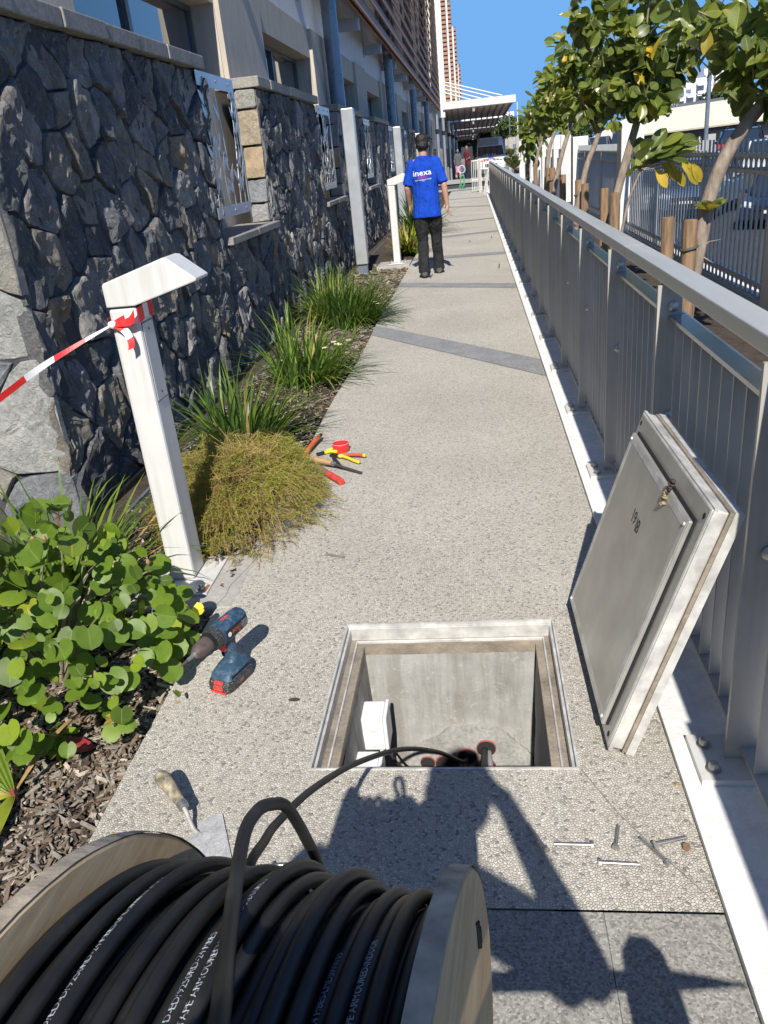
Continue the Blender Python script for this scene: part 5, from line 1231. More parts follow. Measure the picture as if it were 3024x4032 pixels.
# ------------------------------------------------------------------ background buildings, poles, wall
rw = thing('retaining_wall', (3.6, 70, -.4), 'pale panelled concrete wall right of the ambulance', 'wall')
for i in range(6):
    x = 2.3+.62*i; part('wall_panel', MB().box(x, x+.60, 70, 70.4, -1.4, 2.05+.07*i), M_pad, rw)
    part('dark_recess', MB().box(x+.36, x+.60-.005, 69.98, 70.0, -1.4, 1.55+.06*i), M_bluepipe, rw)
for k, (x, y, zt, ztop, lab) in enumerate(((10.28,40,0,6.2,'blue grey lamp post seen between the two nearest trees'), (5.32,80,0,5.0,'tall street lamp with a bent head above the small dark tree'), (4.22,80,0,5.0,'pale street pole rising behind the green tree'), (3.5,80,0,4.4,'thin street pole left of the pale pole'), (6.75,84,0,5.6,'far street lamp half hidden behind the leaves'))):
    lp = thing('street_lamp', (x, y, -1), lab, 'street lamp', 'street lamps in the background')
    r0 = .10 if k == 0 else .06
    part('pole', MB().tube([(x,y,-1.2),(x,y,ztop)], [r0, r0*.75], 10), M_bluepipe if k != 2 else M_white_paint, lp, 60)
    if k in (0, 1, 4): part('lamp_arm', MB().bar((x,y,ztop),(x+.5,y,ztop+.1),.05,.05), M_bluepipe, lp); part('lamp_head', MB().box(x+.3,x+.8,y-.1,y+.1,ztop+.08,ztop+.17), M_frame, lp)
wh = thing('warehouse', (16, 60, -.3), 'long low warehouse with a pale cream roof and blue door trim', 'warehouse')
M_cream = plain('cream_roof', (.72,.66,.50), .7, 0, .06, 2); M_whwall = plain('grey_cladding', (.50,.48,.46), .8, 0, .1, 2)
e0, e1 = Vector((8.5,66,1.22)), Vector((24,46,1.66)); back = Vector((4.0,3.2,1.55))
part('wall', MB().hexa([(e0.x+.3,e0.y,-.4),(e1.x+.3,e1.y,-.4),(e1.x+6,e1.y+5,-.4),(e0.x+6,e0.y+5,-.4),(e0.x+.3,e0.y,e0.z),(e1.x+.3,e1.y,e1.z),(e1.x+6,e1.y+5,e1.z),(e0.x+6,e0.y+5,e0.z)]), M_whwall, wh)
u_ = (e1-e0)/11
for i in range(11):
    a, b = e0+u_*i, e0+u_*(i+.985); th = Vector((0,0,.10))
    part('roof_sheet', MB().hexa([a-Vector((.2,.2,.04)), b-Vector((.2,.2,.04)), b+back, a+back, a-Vector((.2,.2,.04))+th, b-Vector((.2,.2,.04))+th, b+back+th, a+back+th]), M_cream, wh)
part('ridge_gutter', MB().bar(e0+back+Vector((0,0,.15)), e1+back+Vector((0,0,.15)), .25, .22), M_metal, wh)
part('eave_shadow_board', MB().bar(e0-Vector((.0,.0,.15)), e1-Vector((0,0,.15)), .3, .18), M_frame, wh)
off = Vector((-.02,-.03,0))
for i, (f0, f1, m, z0, z1) in enumerate(((.20,.245,M_frame,-.2,.95),(.27,.40,M_glass,.1,.9),(.42,.44,M_white,-.3,1.0),(.455,.475,plain('blue_trim',(.05,.30,.60),.5),-.3,1.05),(.60,.74,M_glass,.1,.95),(.645,.69,plain('orange_board',(.42,.17,.08),.7),.3,.85),(.755,.77,plain('blue_trim_b',(.05,.30,.60),.5),-.3,1.05))):
    a, b = e0.lerp(e1, f0)+off, e0.lerp(e1, f1)+off; n_ = Vector((-.07,-.09,0))
    part('window' if m is M_glass else 'door_trim', MB().hexa([(a.x,a.y,z0),(b.x,b.y,z0),(b.x+n_.x,b.y+n_.y,z0),(a.x+n_.x,a.y+n_.y,z0),(a.x,a.y,z1),(b.x,b.y,z1),(b.x+n_.x,b.y+n_.y,z1),(a.x+n_.x,a.y+n_.y,z1)]), m, wh)
    if m is M_glass:
        gb = MB()
        for q in range(11):
            c = a.lerp(b, (q+.5)/11)+n_*1.15; gb.box(c.x-.03, c.x+.03, c.y-.03, c.y+.03, z0, z1)
        for q in range(4):
            zz = z0+(z1-z0)*(q+.3)/4; gb.bar((a.x+n_.x*1.3,a.y+n_.y*1.3,zz),(b.x+n_.x*1.3,b.y+n_.y*1.3,zz),.03,.03)
        part('window_grille', gb, M_white, wh)
M_apt = plain('white_apartment_wall', (.72,.72,.74), .8, 0, .05, 1); M_aptd = plain('apartment_shade', (.30,.32,.36), .6)
def apartments(lab, x0, x1, y, z0, z1, n, seed):
    r = random.Random(seed); a = thing('apartment_block', ((x0+x1)/2, y, z0), lab, 'apartment block', 'white apartment blocks on the hillside')
    for i in range(n):
        w_ = (x1-x0)/n; xa = x0+w_*i; zt = z0+(z1-z0)*(.55+.45*i/n)+r.uniform(-.5,.6); ya = y+r.uniform(-2,2)
        blk = part('block', MB().box(xa, xa+w_*r.uniform(.9,1.02), ya, ya+9, z0-6, zt), M_apt, a)
        part('parapet', MB().box(xa-.05, xa+w_*.5, ya-.6, ya+.2, zt-.9, zt-.6), M_apt, blk)
        zz = z0-.5+r.uniform(0,.6)
        while zz < zt-1.2:
            xx = xa+w_*r.uniform(.1,.4)
            if r.random() < .5: part('window', MB().box(xx, xx+w_*.22, ya-.05, ya, zz, zz+.55), M_aptd, blk)
            else:
                part('balcony', MB().box(xa+.1*w_, xa+w_*.75, ya-1.0, ya-.05, zz-.15, zz+.3), M_apt, blk); part('recess', MB().box(xa+.15*w_, xa+w_*.7, ya-.06, ya-.01, zz+.3, zz+.95), M_aptd, blk)
                part('awning', MB().hexa([(xa+.05*w_,ya-1.1,zz+1.0),(xa+w_*.8,ya-1.1,zz+1.0),(xa+w_*.8,ya,zz+1.3),(xa+.05*w_,ya,zz+1.3),(xa+.05*w_,ya-1.1,zz+1.06),(xa+w_*.8,ya-1.1,zz+1.06),(xa+w_*.8,ya,zz+1.36),(xa+.05*w_,ya,zz+1.36)]), M_apt, blk)
            zz += r.uniform(1.1,1.5)
    return a
apartments('stepped white apartment block on the hillside above the warehouse roof', 25.5, 33, 140, 3.2, 9.0, 6, 3)
apartments('tall white apartment block on the hillside right of the lamp post', 33.2, 41, 144, 3.6, 11.5, 5, 4)
apartments('white apartment block behind the green tree left of the street lamps', 3.2, 7.4, 150, 2.8, 7.0, 3, 6)
apartments('white apartment block right of the far street lamps, seen through the leaves', 7.6, 13.5, 152, 2.8, 7.6, 4, 8)
hl = MB(); nx, ny = 40, 10
hv = [(-60+8*i, 120+14*j, -1.6+ (.8 if 10 < -60+8*i < 140 else .5)*(j/2.2)*min(1,j/2)) for j in range(ny+1) for i in range(nx+1)]
hl.add(hv, [(j*(nx+1)+i, j*(nx+1)+i+1, (j+1)*(nx+1)+i+1, (j+1)*(nx+1)+i) for j in range(ny) for i in range(nx)])
struct('hillside', hl, plain('dry_hillside', (.16,.15,.09), .95, 0, .3, .1), 180)

# ------------------------------------------------------------------ vegetation
def leafmat(name, top, under, vein, var=.25, rough=.35, trans=.35, coat=.25):
    t = NT(name); g = t.n('NewGeometry'); rnd = t.orand() 
    v = t.pos(); nz = t.noise(v, 9, 3, .6); fine = t.noise(v, 90, 3)
    dark = tuple(x*(1-var) for x in top); lite = tuple(min(1, x*(1+var)) for x in (top[0]*1.25, top[1], top[2]*.8))
    c = t.ramp(t.math('ADD', t.math('MULTIPLY', rnd, .6), t.math('MULTIPLY', nz.outputs[0], .4)), [(.2, dark), (.5, top), (.8, lite)])
    c = t.mix(g.outputs['Backfacing'], c, under)
    c = t.mix(.25, c, t.ramp(fine.outputs[0], [(.3,.6),(.7,1)]), 'MULTIPLY')
    t.p(Base_Color=c, Roughness=rough, Specular_IOR_Level=.5, Coat_Weight=coat, Coat_Roughness=.25)
    tr = t.n('BsdfTranslucent', {'Color': t.mix(1, c, (1.5,1.6,.5), 'MULTIPLY')}); mx = t.n('MixShader', {0: trans, 1: t.b.outputs[0], 2: tr.outputs[0]})
    t.nt.links.new(mx.outputs[0], t.out.inputs[0]); return t.mat
M_leaf = leafmat('leathery_leaf', (.150,.200,.042), (.27,.30,.12), None, .42, .36, .36)
M_leafv = leafmat('leaf_midrib', (.22,.26,.09), (.25,.28,.12), None, .1, .5, .2, 0)
M_leafy = leafmat('yellowing_leaf', (.42,.33,.03), (.38,.30,.06), None, .2, .5, .3, 0)
M_heart = leafmat('heart_leaf', (.130,.215,.020), (.17,.25,.06), None, .48, .5, .30, .0)
M_heartv = leafmat('heart_leaf_vein', (.16,.25,.05), (.2,.28,.09), None, .1, .5, .3, 0)
M_strap = leafmat('strap_leaf', (.11,.20,.026), (.07,.14,.03), None, .35, .4, .3, .1)
M_strap2 = leafmat('strap_leaf_light', (.21,.30,.04), (.13,.2,.05), None, .3, .4, .35, .1)
M_dry = plain('dry_straw', (.34,.22,.09), .8, 0, .3, 40)
M_fine_g = leafmat('fine_leaf_green', (.30,.36,.028), (.32,.37,.05), None, .35, .5, .4, 0)
M_fine_y = leafmat('fine_leaf_gold', (.44,.36,.05), (.28,.2,.05), None, .35, .55, .35, 0)
M_fine_b = leafmat('fine_leaf_straw', (.46,.30,.15), (.3,.19,.1), None, .3, .7, .2, 0)
def leaf_mb(L_, W_, shape, cup, curl, fold=.0, notch=0):
    # stalk end at the origin, tip along +Y, upper face +Z; a raised midrib strip has its own material
    mb = MB(); nu = 8; cols = (-1,-.55,-.05,.05,.55,1); P = []
    for i in range(nu+1):
        t_ = i/nu; w_ = W_*shape(t_); y = L_*t_
        for c in cols:
            x = c*w_; z = cup*abs(c)*W_*1.0*(1-.2*t_) - curl*L_*t_*t_ + fold*abs(c)*w_ 
            yy = y + (notch*L_*.13*max(0, 1-1.6*abs(c)) if i == 0 else 0) - (notch*L_*.05 if i == 0 and .3 < abs(c) < .8 else 0)
            P.append((x, yy, z))
    n = len(cols)
    for i in range(nu):
        for c in range(n-1):
            mb.add([P[i*n+c], P[i*n+c+1], P[(i+1)*n+c+1], P[(i+1)*n+c]], [(0,1,2,3)], 1 if c == 2 else 0)
    # weld
    return mb
def weld(me):
    bm = bmesh.new(); bm.from_mesh(me); bmesh.ops.remove_doubles(bm, verts=bm.verts, dist=1e-5); bm.to_mesh(me); bm.free()
    me.polygons.foreach_set('use_smooth', [True]*len(me.polygons)); return me
obov = lambda t_: max(.03, math.sin(math.pi*min(1, (t_**1.25)*.985+.0))**.62) if t_ < 1 else .12
heart = lambda t_: max(.03, math.sqrt(max(0, 1-((t_-.45)/(.55 if t_ > .45 else .52))**2))) if t_ < .999 else .03
leaf_me = [weld(leaf_mb(.142, .046, obov, cu, cr).mesh('leaf', [M_leaf, M_leafv])) for cu, cr in ((.25,.12),(.45,.22),(.12,.05),(-.12,.18),(.6,.3))]
yleaf_me = [weld(leaf_mb(.15, .036, obov, .3, .35).mesh('leaf', [M_leafy, M_leafv]))]
hleaf_me = [weld(leaf_mb(.080, .042, heart, cu, cr, 0, 1).mesh('leaf', [M_heart, M_heartv])) for cu, cr in ((.10,.10),(.22,.18),(-.12,.12),(.05,.25))]
def orient(p, d, nrm, s_=1.0, roll_=0):
    d = Vector(d).normalized(); n_ = Vector(nrm); n_ = (n_-d*n_.dot(d))
    if n_.length < 1e-3: n_ = d.orthogonal()
    n_.normalize(); x = d.cross(n_).normalized()
    M_ = Matrix((x, d, n_)).transposed().to_4x4(); M_.translation = p
    return M_ @ Matrix.Rotation(roll_, 4, 'Y') @ Matrix.Diagonal((s_, s_, s_, 1))
def rvec(r): return Vector((r.gauss(0,1), r.gauss(0,1), r.gauss(0,1))).normalized()
def add_leaf(me, M_, parent):
    o = bpy.data.objects.new('leaf', me); col.objects.link(o); o.parent = parent; o.matrix_parent_inverse = Matrix.Translation(-parent.location); o.matrix_basis = M_; return o
def tree(label, trunk, radii, blobs, nleaf, ninner, seed, scale=1.0, yellow=.03, extra=None):
    r = random.Random(seed); base = Vector(trunk[0]); root = thing('small_tree', base, label, 'tree', 'young leafy trees staked along the railing')
    pts = spline([tuple(p) for p in trunk], 4); n = len(pts)
    rad = [radii[0]+(radii[1]-radii[0])*i/(n-1) for i in range(n)]
    part('trunk', MB().tube(pts, rad, 10), M_bark, root, 180)
    top_ = Vector(trunk[-1]); spots = []
    for bi, (c, rr) in enumerate(blobs):
        c = Vector(c); nb = max(3, int(7*rr/.4))
        for k in range(nb):
            e = c+Vector((rr[0],rr[1],rr[2]) if hasattr(rr,'__len__') else (rr,rr,rr))*0 + rvec(r)*rr*r.uniform(.55,1.0)
            s0 = top_.lerp(Vector(trunk[-2]), r.uniform(0,.8)); mid = s0.lerp(e, .55)+rvec(r)*.06
            bp = spline([s0, mid, e], 5); part('branch', MB().tube(bp, [.014-.010*i/(len(bp)-1) for i in range(len(bp))], 5, mi=0), M_bark if k % 2 else M_leafv, root, 180)
            for q in range(len(bp)):
                if q >= 4: spots.append((bp[q], (bp[min(q+1,len(bp)-1)]-bp[q-1]).normalized(), c, rr))
    tot = nleaf+ninner; stuff = MB(); cand = []
    for k in range(tot):
        if r.random() < .62: p, d, c, rr = r.choice(spots); p = p+rvec(r)*.035
        else:
            c, rr = r.choice(blobs); c = Vector(c); p = c+rvec(r)*rr*(r.random()**.4); d = (p-c).normalized()
        out = (p-Vector(c)).normalized() if (p-Vector(c)).length > 1e-3 else rvec(r)
        dd = (out*.8+rvec(r)*.8+Vector((0,0,-.15))+d*.3).normalized()
        nn = (Vector((0,0,1))*.55+out*.55+Vector((-.15,-.35,0))+rvec(r)*.55).normalized()
        cand.append(((p-Vector(c)).dot(Vector((-.25,-.9,.2)))+r.uniform(-.1,.1), p, dd, nn))
    cand.sort(key=lambda q: -q[0])
    for i, (_, p, dd, nn) in enumerate(cand):
        s_ = scale*r.uniform(.7,1.12); M_ = orient(p, dd, nn, s_, r.uniform(-.5,.5))
        if i < nleaf: add_leaf(yleaf_me[0] if r.random() < yellow else r.choice(leaf_me), M_, root)
        else:
            me = leaf_me[i % 5]; stuff.add([M_ @ v_.co for v_ in me.vertices], [tuple(f.vertices) for f in me.polygons])
    if stuff.v: part('inner_leaves', stuff, M_leaf, root, 180)['kind'] = 'stuff'
    if extra: extra(root, r)
    return root
def sprout(root, r, p, n, L_, mats, up_=.6):
    for k in range(n):
        a = 2*math.pi*k/n+r.uniform(-.3,.3); d = Vector((math.cos(a), math.sin(a), up_+r.uniform(-.3,.4)))
        add_leaf(mats[k % len(mats)], orient(Vector(p), d, Vector((0,0,1))+rvec(r)*.3, L_*r.uniform(.8,1.2)), root)
def ex1(root, r):
    sprout(root, r, (1.38,5.20,1.03), 9, .75, [leaf_me[1], yleaf_me[0]], 1.0)
    part('twig', MB().tube([(1.33,5.25,.80),(1.40,5.22,.86),(1.46,5.2,.87)], [.006,.004,.002], 5), M_bark, root); part('bark_stub', MB().tube([(1.36,5.24,.78),(1.42,5.18,.74)], [.008,.002], 5), M_bark, root)
def ex2(root, r):
    bp = spline([(1.27,7.85,.4),(1.32,7.8,.7),(1.38,7.8,.97),(1.45,7.8,1.15),(1.52,7.8,1.30)], 4); part('side_shoot', MB().tube(bp, [.016-.008*i/(len(bp)-1) for i in range(len(bp))], 8), M_bark, root, 180)
    for k in range(30):
        p = Vector((1.62+r.uniform(-.2,.26), 7.8+r.uniform(-.2,.2), 1.33+r.uniform(-.14,.12))); d = (p-Vector((1.44,7.8,1.22))).normalized()
        add_leaf(r.choice(leaf_me), orient(p-d*.08, d+rvec(r)*.3, Vector((0,-.5,1))+rvec(r)*.35, 1.3), root)
    for k in range(7):
        p = Vector((1.58+.05*k, 7.72, 1.22+r.uniform(-.05,.03))); add_leaf(yleaf_me[0], orient(p, Vector((.6,-.3,-.7))+rvec(r)*.3, Vector((0,-1,.4)), 1.15), root)
    for q in range(5):
        a = Vector((1.44,7.8,1.2)); part('twig', MB().tube([a, a.lerp(Vector((1.85,7.75+.05*q,1.2+.06*q)), .8)], [.006,.003], 5), M_bark, root)
tree('young tree nearest the camera, its slanting trunk crossing in front of the white pier', [(1.27,5.25,-.05),(1.3,5.25,.5),(1.34,5.25,.76),(1.37,5.25,1.0),(1.40,5.25,1.14),(1.46,5.25,1.31),(1.55,5.25,1.46),(1.66,5.25,1.60),(1.74,5.25,1.72)], (.050,.034),
     [((1.70,5.25,2.0),.30),((1.45,5.2,2.02),.22),((1.24,5.2,2.03),.16),((1.78,5.1,1.75),.20),((1.56,5.25,1.72),.17),((1.95,5.2,2.1),.3)], 230, 170, 11, 1.0, .02, ex1)
tree('young tree with a low spray of yellowing leaves, second from the camera', [(1.24,7.9,-.05),(1.26,7.9,.69),(1.28,7.9,.97),(1.33,7.9,1.18),(1.39,7.9,1.40),(1.44,7.9,1.58),(1.47,7.9,1.76)], (.042,.030),
     [((1.52,7.9,2.28),.36),((1.85,7.85,2.22),.26),((1.22,7.9,2.25),.26),((1.30,7.8,1.95),.20),((1.55,7.8,1.88),.22),((1.05,7.9,2.42),.16),((1.6,7.9,2.62),.3),((2.05,7.8,2.3),.2)], 300, 420, 12, 1.0, .02, ex2)
tree('young tree with a dark bent trunk, third from the camera', [(1.20,10.3,-.05),(1.21,10.3,.65),(1.28,10.3,1.0),(1.33,10.3,1.22),(1.42,10.3,1.43),(1.49,10.3,1.62)], (.040,.028),
     [((1.38,10.3,2.25),.36),((1.15,10.3,2.4),.20),((1.30,10.2,1.90),.26),((1.62,10.2,2.0),.28),((1.05,10.3,2.1),.18),((1.6,10.3,2.5),.3)], 260, 320, 13, 1.0, .03)
tree('pale trunked young tree, fourth from the camera', [(1.12,12.4,-.05),(1.13,12.4,.75),(1.2,12.4,1.11),(1.28,12.4,1.40),(1.39,12.4,1.71)], (.040,.026),
     [((1.36,12.4,2.25),.32),((1.20,12.4,2.1),.22),((1.5,12.4,1.98),.22),((1.1,12.3,2.28),.16)], 200, 220, 14, 1.0, .04)
tree('young tree with a thin trunk, fifth from the camera', [(1.2,14.5,-.05),(1.21,14.5,.85),(1.24,14.5,1.2),(1.29,14.5,1.47),(1.42,14.5,1.75)], (.038,.025),
     [((1.32,14.5,2.2),.30),((1.16,14.5,2.0),.20),((1.46,14.5,1.95),.2)], 150, 160, 15, 1.05, .04)
tree('farthest of the young round leaved trees, its trunk rising from two stakes', [(1.24,17.5,-.05),(1.26,17.5,.99),(1.31,17.5,1.33),(1.45,17.5,1.64)], (.038,.025),
     [((1.47,17.5,2.1),.3),((1.40,17.5,1.9),.25),((1.22,17.4,2.05),.2)], 120, 120, 16, 1.1, .04)
# darker shrub with long leaves farther on
ls = thing('dark_shrub', (1.22, 19, -.03), 'dark long leaved shrub beyond the young trees, in front of the white slabs', 'shrub'); r = random.Random(4)
part('stem', MB().tube([(1.18,19,-.05),(1.2,19,1.0),(1.24,19,1.6)], [.05,.04,.02], 8), M_bark, ls, 180)
for k in range(150):
    p = Vector((1.26+r.gauss(0,.11), 19+r.gauss(0,.1), 1.72+r.gauss(0,.19))); d = (p-Vector((1.22,19,1.7))).normalized()+Vector((0,0,-.35))
    add_leaf(leaf_me[k % 5], orient(p, d+rvec(r)*.3, Vector((0,-.3,1))+rvec(r)*.4, 1.25), ls)
for k, (x, y, z, n) in enumerate(((.98,22,1.05,16),(1.15,24.5,.9,14))):
    sh = thing('young_plant', (x, y, -.03), ('young upright plant showing above the railing beside the dark shrub','second young upright plant showing above the railing, farther on')[k], 'plant', 'young plants above the railing')
    part('stem', MB().tube([(x,y,-.03),(x,y,z+.2)], [.02,.01], 6), M_bark, sh)
    sprout(sh, r, (x,y,z), n, 1.9, [leaf_me[0], leaf_me[2]], .9); sprout(sh, r, (x,y,z+.2), 6, 1.5, [leaf_me[1]], 1.6)
# wooden stakes tied to the trees
stk_lab = ['left wooden stake of the pair at the nearest tree','strapped wooden stake at the foot of the nearest tree','left wooden stake of the pair at the second tree','right wooden stake at the second tree','wooden stake at the third tree','second wooden stake at the third tree, slightly lower','wooden stake at the fourth tree','wooden stake left of the fourth tree','wooden stake at the fifth tree','wooden stake at the farthest round leaved tree','thick wooden stake at the dark shrub']
for k, (x, y, z) in enumerate(((1.25,5.62,.985),(1.25,5.08,1.01),(1.23,8.32,1.05),(1.24,7.68,1.04),(1.24,10.33,1.06),(1.28,10.15,1.02),(1.25,12.15,1.07),(1.13,12.5,1.16),(1.22,14.3,1.12),(1.24,17.2,1.14),(1.17,18.8,1.12))):
    st = thing('stake', (x, y, -.02), stk_lab[k], 'stake', 'wooden stakes at the young trees')
    rr = .042 if k < 4 else .045; lean = .01*((k*7) % 3-1); wx = MB()
    wx.tube([(x+lean*0,y,-.05),(x+lean*.4,y,.4),(x+lean,y,z-.012),(x+lean,y,z)], [rr,rr*1.03,rr*.98,rr*.9], 10); part('post', wx, M_wood_stake, st, 50)
    if k in (1, 4, 7): part('strap', MB().tube([(x+lean+(rr+.004)*math.cos(a), y+(rr+.004)*math.sin(a), z-.16+.01*math.cos(a)) for a in [2*math.pi*i/16 for i in range(16)]], .009, 5, closed=True), plain('rubber_strap_%d' % k, (.07,.07,.06), .7), st, 180)

# strap leaved clumps along the wall
def strap_clump(label, cx, cy, n, L0, L1, spread, seed, wide=.006, lean=(.25,.0), flowers=0, mats=None):
    wide *= 1.22; n = int(n*1.2)
    r = random.Random(seed); root = thing('strap_leaf_plant', (cx, cy, -.03), label, 'plant', 'grassy strap leaved plants along the basalt wall'); mb = MB()
    for k in range(n):
        a = r.uniform(0, 2*math.pi); rr = spread*math.sqrt(r.random())*.45; p = Vector((cx+rr*math.cos(a), cy+rr*math.sin(a), -.04))
        b = a+r.gauss(0,.6); L_ = r.uniform(L0, L1); el = r.uniform(.55,1.45); w_ = wide*r.uniform(.7,1.3)
        d = Vector((math.cos(b)*math.cos(el)+lean[0]*.4, math.sin(b)*math.cos(el)+lean[1]*.4, math.sin(el))).normalized()
        side = d.cross(Vector((0,0,1))).normalized(); prev = None; q = p.copy(); ns = 7; g_ = r.uniform(.10,.34); mi = 0 if r.random() < .62 else 1 if r.random() < .93 else 2
        for i in range(ns+1):
            t_ = i/ns; ww = w_*(1-t_**2.2)+.0004
            cur = (q-side*ww, q+side*ww)
            if q.z < -.03: q.z = -.03
            if prev: mb.add([prev[0], prev[1], cur[1], cur[0]], [(0,1,2,3)], mi)
            prev = cur; d = (d+Vector((0,0,-g_*(.25+t_)))).normalized(); q = q+d*(L_/ns)
    part('blades', mb, mats or [M_strap, M_strap2, M_dry], root, 180)
    for k in range(flowers):
        c = Vector((cx+spread*r.uniform(.3,.75), cy+r.uniform(-.3,.4)*spread, r.uniform(.16,.28))); fm = MB()
        for j in range(5):
            a = 2*math.pi*j/5; e = Vector((math.cos(a), math.sin(a), .15)); s2 = e.cross(Vector((0,0,1)))
            fm.add([c, c+e*.012+s2*.010, c+e*.028+s2*.006, c+e*.030-s2*.006, c+e*.012-s2*.010], [(0,1,2,3,4)])
        part('flower', fm, plain('pale_yellow_petal_%d_%d' % (seed, k), (.80,.76,.42), .5), root)
        part('flower_stalk', MB().tube([(c.x-.05,c.y,-.03), c], .0018, 4), M_strap, root)
    return root
strap_clump('grassy strap leaved plant behind the fine leaved bush', -1.43, 4.45, 190, .38, .62, .42, 21, .0065, (.35,.1))
strap_clump('second grassy clump along the wall, with pale yellow flowers at its edge', -1.35, 6.0, 210, .40, .66, .5, 22, .0062, (.4,.0), 5)
strap_clump('dense grassy clump reaching over the path edge before the tall white column', -1.33, 8.25, 420, .40, .70, .62, 23, .0062, (.45,-.1), 3)
strap_clump('dark grassy clump close to the wall behind the dense clump', -1.62, 8.7, 180, .40, .62, .45, 24, .0062, (.05,-.3))
strap_clump('long bladed plant behind the heart leaved shrub at the wall corner', -1.72, 2.65, 120, .40, .62, .4, 25, .0075, (.1,-.3))
strap_clump('yellowing grassy plant behind the man in blue', -1.12, 14.2, 220, .35, .6, .4, 26, .007, (.3,0), 0, [M_strap2, M_fine_y, M_fine_g])
strap_clump('broad bladed plant beyond the man in blue, at the path edge', -1.15, 17.5, 120, .6, 1.05, .45, 27, .018, (.25,0), 2)
strap_clump('rusty yellow grassy plant hanging over the path beyond the man in blue', -1.05, 19.0, 260, .35, .6, .5, 28, .007, (.4,-.1), 0, [M_fine_y, M_fine_b, M_fine_g])

# mound of fine feathery leaves beside the first bollard light
fb = thing('fine_leaved_bush', (-1.2, 3.4, -.03), 'yellow green bush with fine needle leaves spilling onto the path beside the first bollard light', 'bush')
r = random.Random(5); mb = MB(); stems = MB()
def mound_h(x, y):      # outline of the mound
    u = ((x+1.16)/.40)**2+((y-3.43)/.56)**2; return .33*math.sqrt(max(0, 1-u))*(1+.45*mnoise.noise((x*6,y*6,1))+.2*mnoise.noise((x*17,y*17,4)))
for k in range(3000):
    while True:
        x, y = r.uniform(-1.58,-.78), r.uniform(2.86,3.98)
        if ((x+1.16)/.40)**2+((y-3.43)/.56)**2 < 1.0: break
    h = mound_h(x, y)*r.uniform(.82,1.1)-.02; top_ = Vector((x, y, max(.0, h)))
    d = Vector((x+1.16, (y-3.43)*.7, .12))+rvec(r)*.22; d.normalize()
    L_ = r.uniform(.05,.12)*(1.6 if r.random() < .12 else 1); dead = mnoise.noise((x*3.2, y*3.2, 7)) + (.35 if y < 3.1 else 0) - (.25 if x > -.98 and y > 3.2 else 0) + (.3 if mnoise.noise((x*8,y*8,2)) > .25 else 0)
    n = 13; bend = r.uniform(.0,.6)
    p = top_-d*L_*.7; 
    if p.z < -.03: p.z = -.03
    prevp = p.copy()
    for i in range(n):
        t_ = i/n; q = p+d*L_*t_+Vector((0,0,-bend*L_*t_*t_*.6))
        mi = 0 if r.random() > .22+dead*.9 else (1 if r.random() > .25+dead*.8 else 2)
        e = (rvec(r)+d*.7).normalized(); ll = r.uniform(.012,.028); s2 = e.cross(rvec(r)).normalized()*r.uniform(.0008,.0017)
        mb.add([q-s2, q+s2, q+e*ll+s2*.3, q+e*ll-s2*.3], [(0,1,2,3)], mi)
    stems.tube([p-d*.05, p, p+d*L_*.9], .0009, 3, cap=False)
for k in range(420):        # longer wisps that break the outline
    a = r.uniform(0, 2*math.pi); u = r.uniform(.55,1.0); x, y = -1.16+.40*u*math.cos(a), 3.43+.56*u*math.sin(a); z = mound_h(x, y)*.9
    if x > -1.0 and y > 3.5: continue
    d = (Vector((math.cos(a), math.sin(a), r.uniform(.1,.9)))+rvec(r)*.4).normalized(); L_ = r.uniform(.07,.15); p = Vector((x, y, z)); n = 12; pts = []
    for i in range(n):
        t_ = i/n; q = p+d*L_*t_+Vector((0,0,-.9*L_*t_*t_)); q.z = max(q.z, .004); pts.append(q)
        for w2 in range(2):
            e = (rvec(r)+d*.8).normalized(); s2 = e.cross(rvec(r)).normalized()*.0011; ll = r.uniform(.010,.024)
            mb.add([q-s2, q+s2, q+e*ll+s2*.3, q+e*ll-s2*.3], [(0,1,2,3)], r.choice((0,0,0,1,1,2)))
    stems.tube(pts, .0008, 3, cap=False)
part('needles', mb, [M_fine_g, M_fine_y, M_fine_b], fb); part('stems', stems, M_dry, fb)

# heart leaved shrub in the front left corner
hs_ = thing('heart_leaved_shrub', (-1.45, 2.1, -.03), 'low shrub with round heart shaped leaves and a yellow flower in the front flower bed', 'shrub'); r = random.Random(9)
stem_pts = []
for k in range(26):
    a = r.uniform(0, 2*math.pi); el = r.uniform(.35,1.4); L_ = r.uniform(.30,.55)
    e = Vector((-1.47+.50*math.cos(a)*math.cos(el)*1.0, 2.08+.46*math.sin(a)*math.cos(el), .03+.44*math.sin(el)))
    sp = spline([(-1.47,2.10,-.05), Vector((-1.47,2.10,-.05)).lerp(e, .5)+Vector((0,0,.08))+rvec(r)*.04, e], 6); stem_pts.append(sp)
    part('stem', MB().tube(sp, [.010-.0075*i/(len(sp)-1) for i in range(len(sp))], 6), M_bark if k < 9 else plain('green_stem_%d' % k, (.16,.18,.07), .6), hs_, 180)
cnt = 0; yheart = weld(leaf_mb(.078, .040, heart, .2, .3, 0, 1).mesh('leaf', [M_strap2, M_leafy]))
